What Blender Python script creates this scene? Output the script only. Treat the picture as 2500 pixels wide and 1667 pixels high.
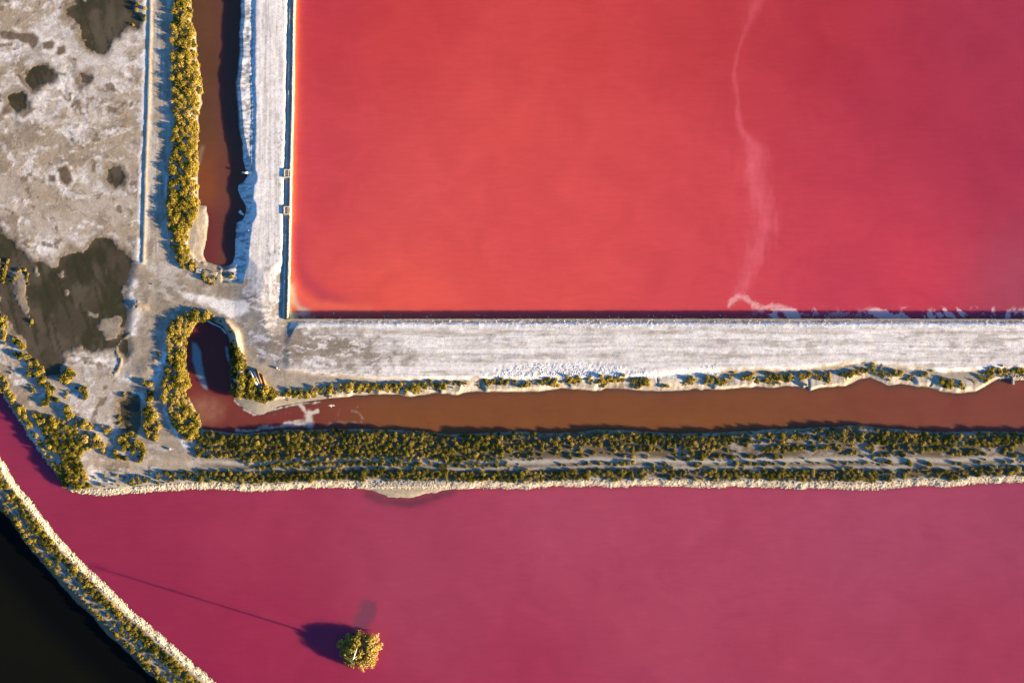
import bpy, math, random
import numpy as np
from mathutils import Vector, Matrix

random.seed(7)
rng = np.random.default_rng(11)
for o in list(bpy.data.objects):
    bpy.data.objects.remove(o, do_unlink=True)
scn = bpy.context.scene
COL = scn.collection

# ------------------------------------------------------------------ camera
S = 0.072            # metres per photograph pixel on the ground
H = 140.0            # drone height
cam = bpy.data.cameras.new('camera')
cam.lens = 28.0
cam.sensor_width = 36.0
cam.clip_end = 8000.0
camo = bpy.data.objects.new('camera', cam)
camo.location = (0, 0, H)
COL.objects.link(camo)
scn.camera = camo

# ------------------------------------------------------------------ sky, sun, exposure
SUN_EL = 6.6
SUN_AZ = math.degrees(math.atan2(0.958, -0.287))     # clockwise from +Y
world = bpy.data.worlds.new('World')
scn.world = world
world.use_nodes = True
wn = world.node_tree.nodes
bg = wn['Background']
sky = wn.new('ShaderNodeTexSky')
sky.sky_type = 'NISHITA'
sky.sun_disc = False
sky.sun_elevation = math.radians(SUN_EL)
sky.sun_rotation = math.radians(SUN_AZ)
sky.altitude = 0
sky.air_density = 1.0
sky.dust_density = 0.0
sky.ozone_density = 4.5
world.node_tree.links.new(sky.outputs[0], bg.inputs[0])
bg.inputs[1].default_value = 0.055

sd_ = bpy.data.lights.new('sun', 'SUN')
sd_.energy = 5.0
sd_.angle = math.radians(0.5)
sd_.color = (1.0, 0.74, 0.44)
suno = bpy.data.objects.new('sun', sd_)
az, el = math.radians(SUN_AZ), math.radians(SUN_EL)
sdir = Vector((math.sin(az) * math.cos(el), math.cos(az) * math.cos(el), math.sin(el)))
suno.rotation_euler = sdir.to_track_quat('Z', 'Y').to_euler()
suno.location = sdir * 300
COL.objects.link(suno)

scn.view_settings.view_transform = 'Standard'
scn.view_settings.look = 'None'
scn.view_settings.gamma = 1.0
scn.view_settings.use_curve_mapping = False
scn.view_settings.exposure = 2.55

# ------------------------------------------------------------------ helpers
def W(px, py, z=0.0):
    k = S * (H - z) / H
    return ((px - 1250.0) * k, (833.5 - py) * k, z)

def T(ox, oy, sc, pts):
    return [(ox + x / sc, oy + y / sc) for x, y in pts]

def tag(o, label=None, cat=None, group=None, kind=None):
    if label: o['label'] = label
    if cat: o['category'] = cat
    if group: o['group'] = group
    if kind: o['kind'] = kind
    return o

def sst(a, b, x):
    t = np.clip((x - a) / (b - a), 0, 1)
    return t * t * (3 - 2 * t)

def lerp(a, b, t):
    return a + (b - a) * t

def _hash(ix, iy, seed):
    n = (ix.astype(np.int64) * 374761393 + iy.astype(np.int64) * 668265263 + seed * 1442695041) & 0xffffffff
    n = ((n ^ (n >> 13)) * 1274126177) & 0xffffffff
    n = (n ^ (n >> 16)) & 0xffffffff
    return n.astype(np.float64) / 4294967295.0

def vnoise(x, y, seed=0):
    ix = np.floor(x); iy = np.floor(y)
    fx = x - ix; fy = y - iy
    fx = fx * fx * fx * (fx * (fx * 6 - 15) + 10)
    fy = fy * fy * fy * (fy * (fy * 6 - 15) + 10)
    a = _hash(ix, iy, seed); b = _hash(ix + 1, iy, seed)
    c = _hash(ix, iy + 1, seed); d = _hash(ix + 1, iy + 1, seed)
    return lerp(lerp(a, b, fx), lerp(c, d, fx), fy)

def fbm(x, y, seed=0, octv=4, gain=0.5):
    s = 0; amp = 1; tot = 0
    for i in range(octv):
        s = s + amp * vnoise(x + 17.3 * i, y - 9.1 * i, seed + i * 31)
        tot += amp; amp *= gain
        x = x * 2.03; y = y * 2.03
    return s / tot

def inpoly(x, y, poly):
    ins = np.zeros(np.shape(x), bool)
    n = len(poly)
    for i in range(n):
        x0, y0 = poly[i]; x1, y1 = poly[(i + 1) % n]
        if y0 == y1: continue
        c = ((y0 > y) != (y1 > y)) & (x < (x1 - x0) * (y - y0) / (y1 - y0) + x0)
        ins ^= c
    return ins

def segdist(x, y, pts, closed=False):
    d2 = np.full(np.shape(x), 1e12)
    n = len(pts)
    for i in range(n if closed else n - 1):
        x0, y0 = pts[i]; x1, y1 = pts[(i + 1) % n]
        dx, dy = x1 - x0, y1 - y0
        L = dx * dx + dy * dy
        if L == 0: continue
        t = np.clip(((x - x0) * dx + (y - y0) * dy) / L, 0, 1)
        d2 = np.minimum(d2, (x - x0 - t * dx) ** 2 + (y - y0 - t * dy) ** 2)
    return np.sqrt(d2)

X0, X1, Y0, Y1 = -350.0, 2850.0, -300.0, 1970.0
CS, FS = 5.0, 2.5
cxs = np.arange(X0, X1 + 0.1, CS); cys = np.arange(Y0, Y1 + 0.1, CS)
CX, CY = np.meshgrid(cxs, cys)
fxs = np.arange(X0, X0 + FS * (2 * len(cxs) - 2) + 0.1, FS)
fys = np.arange(Y0, Y0 + FS * (2 * len(cys) - 2) + 0.1, FS)
FX, FY = np.meshgrid(fxs, fys)

def up(a):
    ny, nx = a.shape
    b = np.empty((ny, 2 * nx - 1)); b[:, ::2] = a; b[:, 1::2] = 0.5 * (a[:, 1:] + a[:, :-1])
    c = np.empty((2 * ny - 1, 2 * nx - 1)); c[::2] = b; c[1::2] = 0.5 * (b[1:] + b[:-1])
    return c

def _box(pts, pad):
    xs = [p[0] for p in pts]; ys = [p[1] for p in pts]
    i0 = max(0, int((min(xs) - pad - X0) / CS)); i1 = min(len(cxs), int((max(xs) + pad - X0) / CS) + 2)
    j0 = max(0, int((min(ys) - pad - Y0) / CS)); j1 = min(len(cys), int((max(ys) + pad - Y0) / CS) + 2)
    return i0, i1, j0, j1

def sdf(poly, pad=140):
    i0, i1, j0, j1 = _box(poly, pad)
    out = np.full(CX.shape, -float(pad))
    x = CX[j0:j1, i0:i1]; y = CY[j0:j1, i0:i1]
    d = segdist(x, y, poly, True)
    out[j0:j1, i0:i1] = np.where(inpoly(x, y, poly), d, np.maximum(-d, -pad))
    return up(out)

def ldist(pts, pad=60):
    i0, i1, j0, j1 = _box(pts, pad)
    out = np.full(CX.shape, float(pad))
    out[j0:j1, i0:i1] = np.minimum(segdist(CX[j0:j1, i0:i1], CY[j0:j1, i0:i1], pts), pad)
    return up(out)

# ------------------------------------------------------------------ traced outlines (photograph pixels = plan)
RED = [(725, -330), (719, 0), (715, 270), (711, 410), (707, 640), (703, 778), (2880, 779), (2880, -330)]
TRI_EDGE = [(-380, 380), (-120, 760), (0, 953), (24, 993), (49, 1029), (70, 1066), (101, 1112), (128, 1149), (150, 1176),
            (171, 1199), (202, 1207), (245, 1210), (282, 1207), (321, 1204), (420, 1198), (472, 1194), (533, 1194),
            (600, 1200), (686, 1196), (800, 1190), (876, 1191), (907, 1199), (933, 1209), (962, 1216), (997, 1218),
            (1035, 1210), (1067, 1202), (1099, 1196), (1140, 1192), (1226, 1192), (1280, 1195), (1346, 1188), (1409, 1188),
            (1457, 1186), (1505, 1192), (1553, 1186), (1601, 1185), (1664, 1187), (1750, 1191), (1803, 1187), (1907, 1191),
            (1955, 1194), (2010, 1192), (2100, 1196), (2136, 1196), (2222, 1187), (2264, 1184), (2312, 1189), (2394, 1180),
            (2500, 1177), (2620, 1181), (2750, 1174), (2880, 1178)]
DYKE_NE = [(-380, 540), (-120, 925), (0, 1112), (18, 1139), (36, 1176), (79, 1226), (109, 1265), (138, 1305), (175, 1344), (214, 1384),
           (254, 1420), (293, 1460), (330, 1496), (372, 1529), (412, 1565), (461, 1608), (504, 1645), (528, 1667),
           (600, 1735), (720, 1860), (830, 1990)]
DYKE_SW = [(-380, 700), (-120, 1070), (0, 1246), (23, 1265), (53, 1315), (76, 1344), (105, 1377), (125, 1400), (155, 1437), (188, 1473),
           (227, 1506), (260, 1549), (297, 1579), (330, 1612), (356, 1641), (392, 1667), (465, 1735), (580, 1860), (690, 1990)]
PINK = TRI_EDGE + [(2880, 1995)] + DYKE_NE[::-1]
LAGOON = [(-390, 700)] + DYKE_SW[1:] + [(-390, 1990)]
CN_L = [(466, -320), (470, 0), (470, 54), (482, 80), (483, 134), (490, 171), (495, 209), (495, 257), (487, 281), (488, 321), (484, 354),
        (487, 400), (486, 454), (488, 499), (506, 502), (510, 529), (511, 545), (506, 585), (498, 622), (508, 638), (530, 646)]
CN_R = [(551, 648), (565, 641), (571, 625), (570, 587), (574, 550), (573, 542), (589, 534), (598, 520), (597, 504), (586, 486),
        (577, 467), (578, 451), (594, 440), (602, 430), (597, 411), (590, 388), (591, 348), (582, 316), (581, 281), (577, 241),
        (574, 204), (581, 161), (585, 120), (582, 80), (586, 54), (587, 0), (590, -320)]
CANAL_N = CN_L + CN_R
CE_W = [(521, 786), (502, 784), (481, 790), (469, 810), (460, 829), (456, 868), (461, 911), (464, 942), (453, 960), (472, 985),
        (482, 1009), (492, 1031), (493, 1043)]
CE_S = [(518, 1049), (551, 1054), (594, 1057), (640, 1054), (686, 1048), (800, 1046), (898, 1044), (962, 1048), (1022, 1051), (1099, 1059),
        (1179, 1056), (1250, 1051), (1346, 1056), (1409, 1053), (1454, 1046), (1524, 1048), (1601, 1054), (1664, 1057), (1750, 1054),
        (1814, 1051), (1893, 1046), (1976, 1043), (2050, 1039), (2095, 1036), (2170, 1044), (2291, 1053), (2394, 1051), (2500, 1053),
        (2640, 1050), (2880, 1052)]
CE_N = [(542, 798), (556, 823), (560, 847), (564, 878), (561, 911), (561, 951), (564, 962), (576, 982), (600, 1002), (625, 1012),
        (649, 1008), (674, 996), (711, 986), (753, 980), (780, 976), (821, 971), (892, 967), (914, 964), (971, 963), (987, 970),
        (1010, 970), (1045, 966), (1067, 960), (1118, 965), (1140, 960), (1210, 957), (1250, 957), (1314, 958), (1365, 950),
        (1409, 951), (1467, 957), (1480, 950), (1553, 955), (1604, 958), (1664, 957), (1700, 952), (1714, 958), (1721, 953),
        (1769, 951), (1814, 946), (1845, 947), (1879, 950), (1920, 945), (1969, 948), (1976, 955), (2000, 948), (2044, 944),
        (2072, 943), (2100, 929), (2124, 924), (2153, 936), (2169, 945), (2202, 941), (2233, 945), (2267, 946), (2298, 957),
        (2336, 963), (2381, 957), (2408, 943), (2429, 929), (2456, 926), (2500, 929), (2640, 934), (2880, 930)]
CANAL_E = CE_W + CE_S + CE_N[::-1]

POOL_A = [(163, 13), (209, 1), (220, -60), (320, -60), (330, 32), (348, 48), (337, 62), (308, 70), (284, 86), (262, 102), (257, 131), (241, 129),
          (222, 123), (212, 112), (198, 88), (193, 70), (187, 51), (166, 37), (161, 24)]
POOL_B = [(-60, 560), (0, 566), (8, 577), (37, 587), (40, 603), (64, 620), (72, 636), (88, 641), (128, 654), (142, 649), (155, 628), (171, 614),
          (187, 612), (203, 620), (214, 601), (230, 587), (246, 587), (262, 582), (276, 598), (279, 614), (305, 612), (316, 630),
          (329, 640), (327, 668), (319, 697), (321, 716), (303, 737), (313, 759), (324, 780), (331, 800), (330, 852), (306, 873), (294, 861),
          (285, 843), (263, 849), (226, 855), (196, 843), (153, 858), (144, 888), (147, 919), (116, 916), (98, 892), (80, 867),
          (61, 830), (31, 800), (21, 778), (6, 760), (-10, 700), (-60, 690)]
POOL_C = [(70, 172), (90, 160), (112, 162), (130, 182), (124, 198), (100, 208), (78, 222), (64, 200)]
POOL_D = [(20, 236), (44, 222), (64, 230), (66, 248), (50, 268), (30, 264)]
POOL_E = [(264, 412), (290, 406), (302, 425), (296, 452), (282, 458), (262, 440)]
POOL_F = [(196, 182), (214, 174), (222, 190), (212, 206), (196, 210)]
POOL_G = [(288, 985), (318, 960), (345, 965), (352, 1000), (350, 1040), (330, 1062), (300, 1050), (292, 1015)]
POOLS = [POOL_A, POOL_B, POOL_C, POOL_D, POOL_E, POOL_F, POOL_G]

LEVEE = [(583, -330), (583, 0), (578, 200), (588, 330), (596, 420), (604, 470), (598, 600), (590, 650), (580, 690), (565, 730), (590, 790),
         (612, 850), (640, 885), (700, 905), (860, 922), (1000, 925), (1100, 925), (1300, 925), (1500, 925), (1700, 905),
         (1960, 900), (2100, 885), (2300, 905), (2500, 900), (2880, 905), (2880, 785), (700, 785), (713, 500), (724, -330)]

# ------------------------------------------------------------------ height field and ground colour
sd_red, sd_pink, sd_lag = sdf(RED), sdf(PINK), sdf(LAGOON)
sd_cn, sd_ce = sdf(CANAL_N), sdf(CANAL_E)
sd_lev = sdf(LEVEE)
jit = (fbm(FX / 14, FY / 14, 3, 4) - 0.5)
jit2 = (fbm(FX / 45, FY / 45, 5, 3) - 0.5)
n_big = fbm(FX / 120, FY / 120, 21, 4)
wx = FX + 34 * (fbm(FX / 80, FY / 80, 41, 4) - 0.5); wy = FY + 34 * (fbm(FX / 80, FY / 80, 51, 4) - 0.5)
n_warp = fbm(wx / 62, wy / 46, 61, 6, 0.68)
n_warp2 = fbm(wx / 90 + 9, wy / 80, 71, 6, 0.64)
n_mid = fbm(FX / 22, FY / 22, 81, 4)
n_fine = fbm(FX / 6, FY / 6, 91, 3)
white = rng.random(FX.shape)

yb = np.interp(FX, [p[0] for p in CE_S], [p[1] for p in CE_S])
yp = np.interp(FX, [p[0] for p in TRI_EDGE[2:]], [p[1] for p in TRI_EDGE[2:]])
yp = np.where((FX > 876) & (FX < 1140), 1191.5, yp)      # the sand bulge lies outside the stone bank
yn = np.interp(FX, [p[0] for p in CE_N[12:]], [p[1] for p in CE_N[12:]])
belt_v = (FY - yb) / (yp - yb)
dyA = np.interp(FY, [p[1] for p in DYKE_NE], [p[0] for p in DYKE_NE])
dyB = np.interp(FY, [p[1] for p in DYKE_SW], [p[0] for p in DYKE_SW])
dyke_u = (dyA - FX) / (dyA - dyB)
TRACK_L = [(364, -330), (364, 0), (363, 80), (358, 270), (352, 420), (349, 560), (346, 640), (332, 690), (322, 720), (335, 760), (326, 800), (335, 850), (345, 900), (375, 950), (400, 1000), (400, 1150), (400, 1990)]
trackx = np.interp(FY, [p[1] for p in TRACK_L], [p[0] for p in TRACK_L])

sd_flatE = trackx - FX            # >0 west of the track ridge
zl = np.full(FX.shape, 0.32)
# salt levee
soft = sst(610, 690, FY) * (1 - sst(850, 905, FY)) * (1 - sst(690, 730, FX))
zl = lerp(zl, 0.56, sst(lerp(-6, -20, soft), lerp(8, 75, soft), sd_lev))
# south belt and dyke
beltm = sst(0, 10, FY - yb) * sst(470, 560, FX) * (FY > 1030)
zl = lerp(zl, 0.40 + 0.03 * np.exp(-((belt_v - 0.25) / 0.12) ** 2), beltm)
dykem = ((dyke_u > -0.2) & (dyke_u < 1.2) & (FY > 500)).astype(float)
zl = lerp(zl, 0.42, dykem)
# flat: gentle undulation
wf = np.where(FY < 640, 6.0, 40.0)
flat_all = ((FX < 420) & (FY < 1180) & (sd_pink < 0) & (dykem < .5)).astype(float) * sst(-2, wf, sd_flatE)
flatm = flat_all * (1 - sst(880, 960, FY) * .9)
zl = zl - flatm * 0.045
ridge = np.exp(-((FX - trackx - 4) / 5.0) ** 2) * (FY < 645)
zl = zl + ridge * (0.05 + 0.01 * jit)
pool_s = np.full(FX.shape, -99.0)
for p in POOLS:
    pool_s = np.maximum(pool_s, sdf(p, 40))
pool_n = pool_s + 20 * (n_mid - 0.5) + 14 * jit
# sand bars standing in the big pool
BARS = [[(26, 660), (55, 655), (66, 690), (60, 720), (74, 770), (70, 780), (40, 740), (28, 700)],
        [(236, 790), (262, 770), (292, 775), (300, 800), (288, 830), (262, 835), (240, 805)],
        [(175, 745), (186, 738), (190, 752), (178, 757)], [(198, 755), (210, 750), (236, 772), (228, 780), (212, 765)],
        [(138, 668), (152, 664), (164, 676), (148, 684)], [(162, 706), (167, 708), (165, 722), (161, 720)],
        [(84, 640), (95, 668), (90, 672)], [(106, 650), (116, 682), (111, 684)], [(300, 700), (308, 708), (302, 716), (296, 712)]]
bar_s = np.full(FX.shape, -99.0)
for b in BARS:
    bar_s = np.maximum(bar_s, sdf(b, 40))
pool_n = np.minimum(pool_n, -bar_s + 22 * jit + 16 * (n_mid - .5))
zl = zl + 0.028 * (n_warp - 0.5) + 0.02 * (n_mid - 0.5)
zl = zl - sst(-9, 9, pool_n) * 0.085 * flat_all
crust = flat_all * np.maximum(np.exp(-(((FX - 140) / 110) ** 2 + ((FY - 215) / 75) ** 2)), np.maximum(np.exp(-(((FX - 105) / 50) ** 2 + ((FY - 605) / 28) ** 2)), np.exp(-(((FX - 230) / 50) ** 2 + ((FY - 875) / 30) ** 2))))
zl = zl + crust * .05 * (fbm(wx / 11, wy / 9, 233, 3) - .5)
# crust ridges on the flat
zl = zl + flat_all * 0.018 * sst(0.52, 0.62, n_warp2) - flat_all * 0.012 * sst(0.55, 0.65, n_warp)
# curved mud wall and furrows on the lower flat
MUDWALL = [(318, 815), (300, 826), (288, 842), (285, 862), (296, 880), (290, 900), (280, 912)]
dmw = ldist(MUDWALL)
zl = zl + 0.085 * np.exp(-((dmw + 6 * jit) / 3.5) ** 2) * (.4 + n_fine)
furrow = inpoly(FX, FY, [(188, 848), (262, 856), (282, 880), (280, 905), (190, 895), (152, 880)])
zl = zl + furrow * 0.03 * np.sin((FY - 0.02 * FX) / 2.6) * sst(-.2, .3, jit + .1)
zl = zl - .09 * sst(1118, 1140, FY) * sst(210, 250, FX) * (1 - sst(560, 610, FX)) * (1 - sst(1160, 1172, FY))  # ground sunk here to deepen the shade
# mud heaps at the road edge
for hx, hy, hr, hh in ((332, 745, 13, .16), (352, 748, 10, .10), (352, 905, 16, .05), (378, 880, 10, .06), (318, 915, 9, .05)):
    zl = zl + hh * np.exp(-((FX - hx) ** 2 + (FY - hy) ** 2) / hr ** 2) * (0.6 + 1.2 * n_fine)

dberm = ldist([(548, 790), (572, 812), (580, 850), (584, 900), (588, 945)])
zl = zl + 0.56 * np.exp(-(dberm / 9.0) ** 2)
# trench beside the west wall of the red pond
wallx = np.interp(FY, [-330, 0, 270, 410, 640, 778], [723.5, 717.5, 713.5, 709.5, 705.5, 701.5])
tr = (wallx - FX)
trench = sst(-1, 1, tr) * (1 - sst(15, 20, tr + 5 * jit)) * (FY < 778)
zl = lerp(zl, 0.40, trench)
zl = zl + trench * 0.13 * np.exp(-((tr - 10) / 2.2) ** 2) * sst(.45, .55, vnoise(FX / 60, FY / 45, 77))
# step on the canal side of the levee (salt strips)
cw = FX - np.interp(FY, [-330, 0, 160, 260, 420, 560, 640, 690], [619, 620, 618, 623, 619, 611, 601, 590])
lev_w = ((FY < 690) & (FX > 540) & (FX < 660)).astype(float)
zl = zl + lev_w * (0.04 * np.exp(-((cw + 5) / 2.0) ** 2) * sst(150, 200, FY) - 0.115 * (1 - sst(-3, 3, cw)) )
zl = zl + lev_w * (1 - sst(0, 6, cw)) * .075 * (fbm(FX / 10, FY / 6, 143, 3) - .5)
zl = zl - lev_w * 0.035 * np.exp(-((cw - 1) / 4) ** 2) * (FY < 190)
# rough salt clods
CLOD = [(1170, 905), (1210, 895), (1300, 885), (1480, 885), (1560, 900), (1640, 905), (1750, 890), (1760, 915), (1660, 925), (1500, 935),
        (1300, 930), (1180, 925)]
sd_clod = sdf(CLOD, 40)
clod = sst(-8, 10, sd_clod)
rockedge = sst(0, 4, FY - 779) * (1 - sst(16, 24, FY - 779 + 10 * jit)) * (FX > 700)
rough = np.maximum(clod, 0.55 * rockedge)
zl = zl + rough * 0.065 * (fbm(FX / 7, FY / 7, 133, 2) - 0.5)
levin = sst(2, 20, sd_lev)
zl = zl + levin * (0.012 * (fbm(FX / 90, FY / 4.5, 15, 3) - 0.5) * sst(760, 800, FY) + 0.010 * (fbm(FX / 4.5, FY / 90, 16, 3) - 0.5) * (1 - sst(640, 720, FY)))
zl = zl + levin * 0.008 * (n_fine - 0.5)

# slump lobes on the north bank of the canal
slump = sst(-4, 10, yn - FY + 2) * (1 - sst(24, 40, yn - FY + 10 * jit)) * (FX > 640) * (FY > 860)
CRACKS = [[(1972, 925), (1976, 955)], [(2058, 905), (2064, 925), (2072, 943)], [(2124, 905), (2122, 924)], [(2176, 912), (2172, 930), (2166, 945)],
          [(2230, 925), (2233, 945)], [(2279, 930), (2266, 946)], [(2310, 930), (2298, 955)], [(2395, 918), (2410, 935), (2405, 945)],
          [(1668, 930), (1672, 957)], [(1708, 925), (1712, 956)], [(1605, 925), (1610, 956)], [(975, 945), (973, 963)], [(764, 962), (752, 980)],
          [(1845, 930), (1850, 948)], [(1915, 925), (1918, 945)], [(2110, 888), (2150, 890)], [(2060, 893), (2110, 884)], [(2020, 905), (2058, 905)]]
dcr = np.full(FX.shape, 60.0)
for c in CRACKS:
    dcr = np.minimum(dcr, ldist(c, 30))
rill = fbm(FX / 6 + 2 * jit2, FY / 45, 611, 3)
zl = zl + slump * .05 * (rill - .5)
zl = zl - 0.10 * np.exp(-((dcr + 3 * jit) / 2.2) ** 2) * (FY < 975)

def bank(z, sd, wl, w, pw=1.0):
    d = -sd
    t = sst(0, 1, np.clip(d / w, 0, 1)) ** pw
    zo = wl - 0.01 + (z - wl + 0.01) * t
    zi = wl - 0.02 - 0.012 * np.clip(sd, 0, 40)
    return np.where(sd > 0, zi, np.where(d < w * 1.01, zo, z))

zg = zl
# widths of the banks (pixels)
w_pink = np.where(dykem > .5, 18.0, 15.0)
w_pink = np.where((FX > 895) & (FX < 1105), np.clip(22 + (yp - 1191) , 22, 44), w_pink)
bul = (FX > 880) & (FX < 1120) & (FY > 1150)
w_pink = w_pink * (.72 + .6 * fbm(FX / 40, FY / 40, 601, 2))
zg = bank(zg, sd_pink + 9 * jit, 0.0, w_pink)
sandbulge = bul * sst(-2, 6, FY - 1191)
zg = np.where((sandbulge > 0) & (sd_pink < 0), np.minimum(zg, 0.005 + 0.008 * np.clip(-sd_pink, 0, 14)), zg)
zg = bank(zg, sd_lag + 5 * jit, 0.0, 12)
WLC = -0.04
sdn = sd_cn + 5 * jit
w_cn = np.where(FX < 525, 24.0, lerp(9.0, 30.0, sst(330, 450, FY)))
w_cn = np.where((FY > 640), 14.0, w_cn)
zg = bank(zg, sdn, WLC, w_cn)
# sand beach at the end of the north canal
BEACH_N = [(488, 499), (506, 500), (512, 530), (511, 548), (506, 588), (498, 622), (494, 638), (478, 628), (462, 606), (458, 580), (464, 558), (474, 540), (482, 515)]
sd_bn = sdf(BEACH_N, 40)
zg = np.where(sd_bn > -4, np.minimum(zg, 0.0 + 0.006 * np.clip(-sdn, 0, 30) + 0.03 * sst(4, -4, sd_bn)), zg)
sde = sd_ce + np.where(FY > 1020, 5, 3) * jit
w_ce = np.where(FY < 1000, np.where(FX > 700, 7.0, 20.0), 12.0)
w_ce = np.where((FX > 700) & (FY < 1000), 7 + 26 * sst(.35, .65, vnoise(FX / 55, FY * 0, 8)), w_ce)
zg = bank(zg, sde, WLC, w_ce)
BEACH_E = T(380, 740, 3.267, [(600, 735), (700, 765), (900, 775), (1080, 750), (1372, 715), (1372, 760), (1220, 788), (1080, 808), (960, 838), (880, 878), (800, 895), (720, 858), (640, 792)])
sd_be = sdf(BEACH_E, 40)
zg = np.where((sd_be > -2) & (sd_ce < 0), np.minimum(zg, -0.035 + 0.006 * np.clip(-sd_ce, 0, 30)), zg)
# red pond: vertical edge behind the timber wall
zg = np.where(sd_red > -0.5, -0.3, zg)
# islet
ISL = [(825, 1575), (834, 1558), (852, 1547), (880, 1545), (904, 1542), (920, 1552), (926, 1566), (922, 1590), (920, 1610), (908, 1622), (880, 1630), (858, 1622), (840, 1610), (828, 1594)]
sd_is = sdf(ISL, 60)
zg = np.where(sd_is > -6, np.maximum(zg, -0.06 + 0.30 * sst(-2, 26, sd_is + 4 * jit)), zg)

# ---- colours (linear base colour)
def C(*c): return np.array(c, float)
def mixc(a, b, t):
    return a + (b - a) * t[..., None]
alb = np.empty(FX.shape + (3,))
alb[:] = C(.40, .35, .28)
# flat
f1 = mixc(np.broadcast_to(C(.40, .335, .255), alb.shape), C(.47, .42, .36), sst(.40, .62, n_big))
f1 = mixc(f1, C(.26, .21, .155), 0.85 * sst(.46, .68, n_warp2))
rid = 1 - np.abs(2 * fbm(wx / 55, wy / 55, 501, 4) - 1)
f1 = mixc(f1, C(.20, .165, .125), .7 * sst(.93, .985, rid) * sst(.4, .6, n_mid))
f1 = mixc(f1, C(.78, .77, .765), .8 * sst(.88, .93, rid) * (1 - sst(.93, .95, rid)) * sst(.45, .6, n_warp))
f1 = mixc(f1, C(.74, .73, .725), (.35 + 1.1 * n_fine) * .9 * sst(.525, .65, n_warp + .05 * sst(500, 0, FY)) * (0.35 + 0.65 * sst(.4, .6, n_mid)))
f1 = mixc(f1, C(.70, .69, .70), sst(.60, .72, fbm(wx / 26, wy / 20, 191, 5, .65)) * 0.7)
f1 = mixc(f1, C(.76, .755, .75), crust * sst(.42, .56, fbm(wx / 14, wy / 10, 243, 4)))
f1 = mixc(f1, C(.74, .73, .72), .75 * np.exp(-((pool_n + 17) / 6) ** 2) * sst(.40, .55, n_warp))
f1 = mixc(f1, C(.60, .58, .56), .6 * sst(.45, .62, n_big) * sst(300, 60, FY) * (.4 + n_mid))
f1 = mixc(f1, C(.19, .15, .11), sst(.70, .80, fbm(wx / 30, wy / 30, 177, 4)) * .9)
alb = mixc(alb, f1, flat_all)
# brown algal mats
for poly in ([(0, 76), (30, 78), (60, 82), (80, 80), (96, 95), (90, 112), (82, 125), (68, 108), (40, 98), (0, 94)],
             [(104, 106), (125, 100), (138, 108), (130, 120), (106, 120)], [(140, 115), (158, 112), (160, 128), (146, 136), (136, 132)],
             [(38, 180), (50, 184), (66, 205), (100, 205), (104, 222), (78, 230), (60, 210)], [(4, 262), (20, 255), (30, 270), (88, 262), (84, 270), (56, 290), (40, 272), (8, 280)],
             [(120, 430), (135, 428), (138, 442), (122, 442)], [(140, 412), (160, 405), (172, 420), (176, 440), (164, 454), (148, 440)],
             [(180, 190), (196, 186), (200, 214), (184, 206)]):
    alb = mixc(alb, C(.13, .09, .06), sst(-3, 3, sdf(poly, 30) + 7 * jit) * .9)
    alb = mixc(alb, C(.78, .77, .76), .7 * np.exp(-((sdf(poly, 30) + 7 * jit + 7) / 3.5) ** 2) * sst(.4, .55, n_mid))
alb = mixc(alb, C(.25, .205, .155), sst(-26, -4, pool_n + 16 * (n_warp - .5)) * flat_all * .8)
alb = mixc(alb, C(.13, .10, .07), sst(-10, 3, pool_n + 14 * (n_fine - .5)) * flat_all * .95)
alb = mixc(alb, C(.27, .23, .18), sst(-4, 5, bar_s + 14 * jit) * .85)
alb = mixc(alb, C(.36, .29, .17), np.exp(-((dmw + 4 * jit) / 5) ** 2) * .85)
# dirt track and junction
trk = ((FX > trackx - 4) & (FX < 640) & (FY < 780) & (FX > 290)).astype(float) * (1 - flatm)
junc = ((FX > 320) & (FX < 620) & (FY > 600) & (FY < 1140)).astype(float) * (1 - sst(-4, 4, pool_n) * (FX < 345))
tcol = mixc(np.broadcast_to(C(.46, .395, .315), alb.shape), C(.34, .295, .24), sst(.4, .65, n_mid))
tcol = mixc(tcol, C(.62, .60, .57), .6 * sst(.5, .65, fbm(FX / 5, FY / 70, 25, 3)) * (1 - sst(600, 660, FY)))
tcol = mixc(tcol, C(.66, .63, .59), .7 * sst(.56, .7, fbm(wx / 34, wy / 16, 26, 5)) * sst(600, 660, FY))
tcol *= (1 - .18 * sst(620, 680, FY))[..., None]
alb = mixc(alb, tcol, np.maximum(trk, junc * .9))
alb = mixc(alb, C(.66, .58, .45), np.clip(ridge * 1.2, 0, 1))
# salt in the ditch west of the track
alb = mixc(alb, C(.80, .80, .81), np.exp(-((FX - trackx + 9) / 5) ** 2) * (FY < 640) * sst(.3, .5, n_mid))
# salt seeps along the hedge foot
for line, w_ in (([(418, 780), (408, 840), (402, 870), (396, 890), (385, 905), (376, 925), (345, 950), (340, 975)], 9), ([(400, 960), (404, 1000), (420, 1040), (455, 1090)], 6),
                 ([(330, 690), (322, 720), (335, 750), (330, 785), (322, 830)], 8), ([(408, 420), (404, 470), (406, 500)], 3)):
    alb = mixc(alb, C(.82, .82, .83), sst(.42, .56, n_warp * .5 + n_mid * .5) * np.exp(-(ldist(line) / w_) ** 2))
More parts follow.
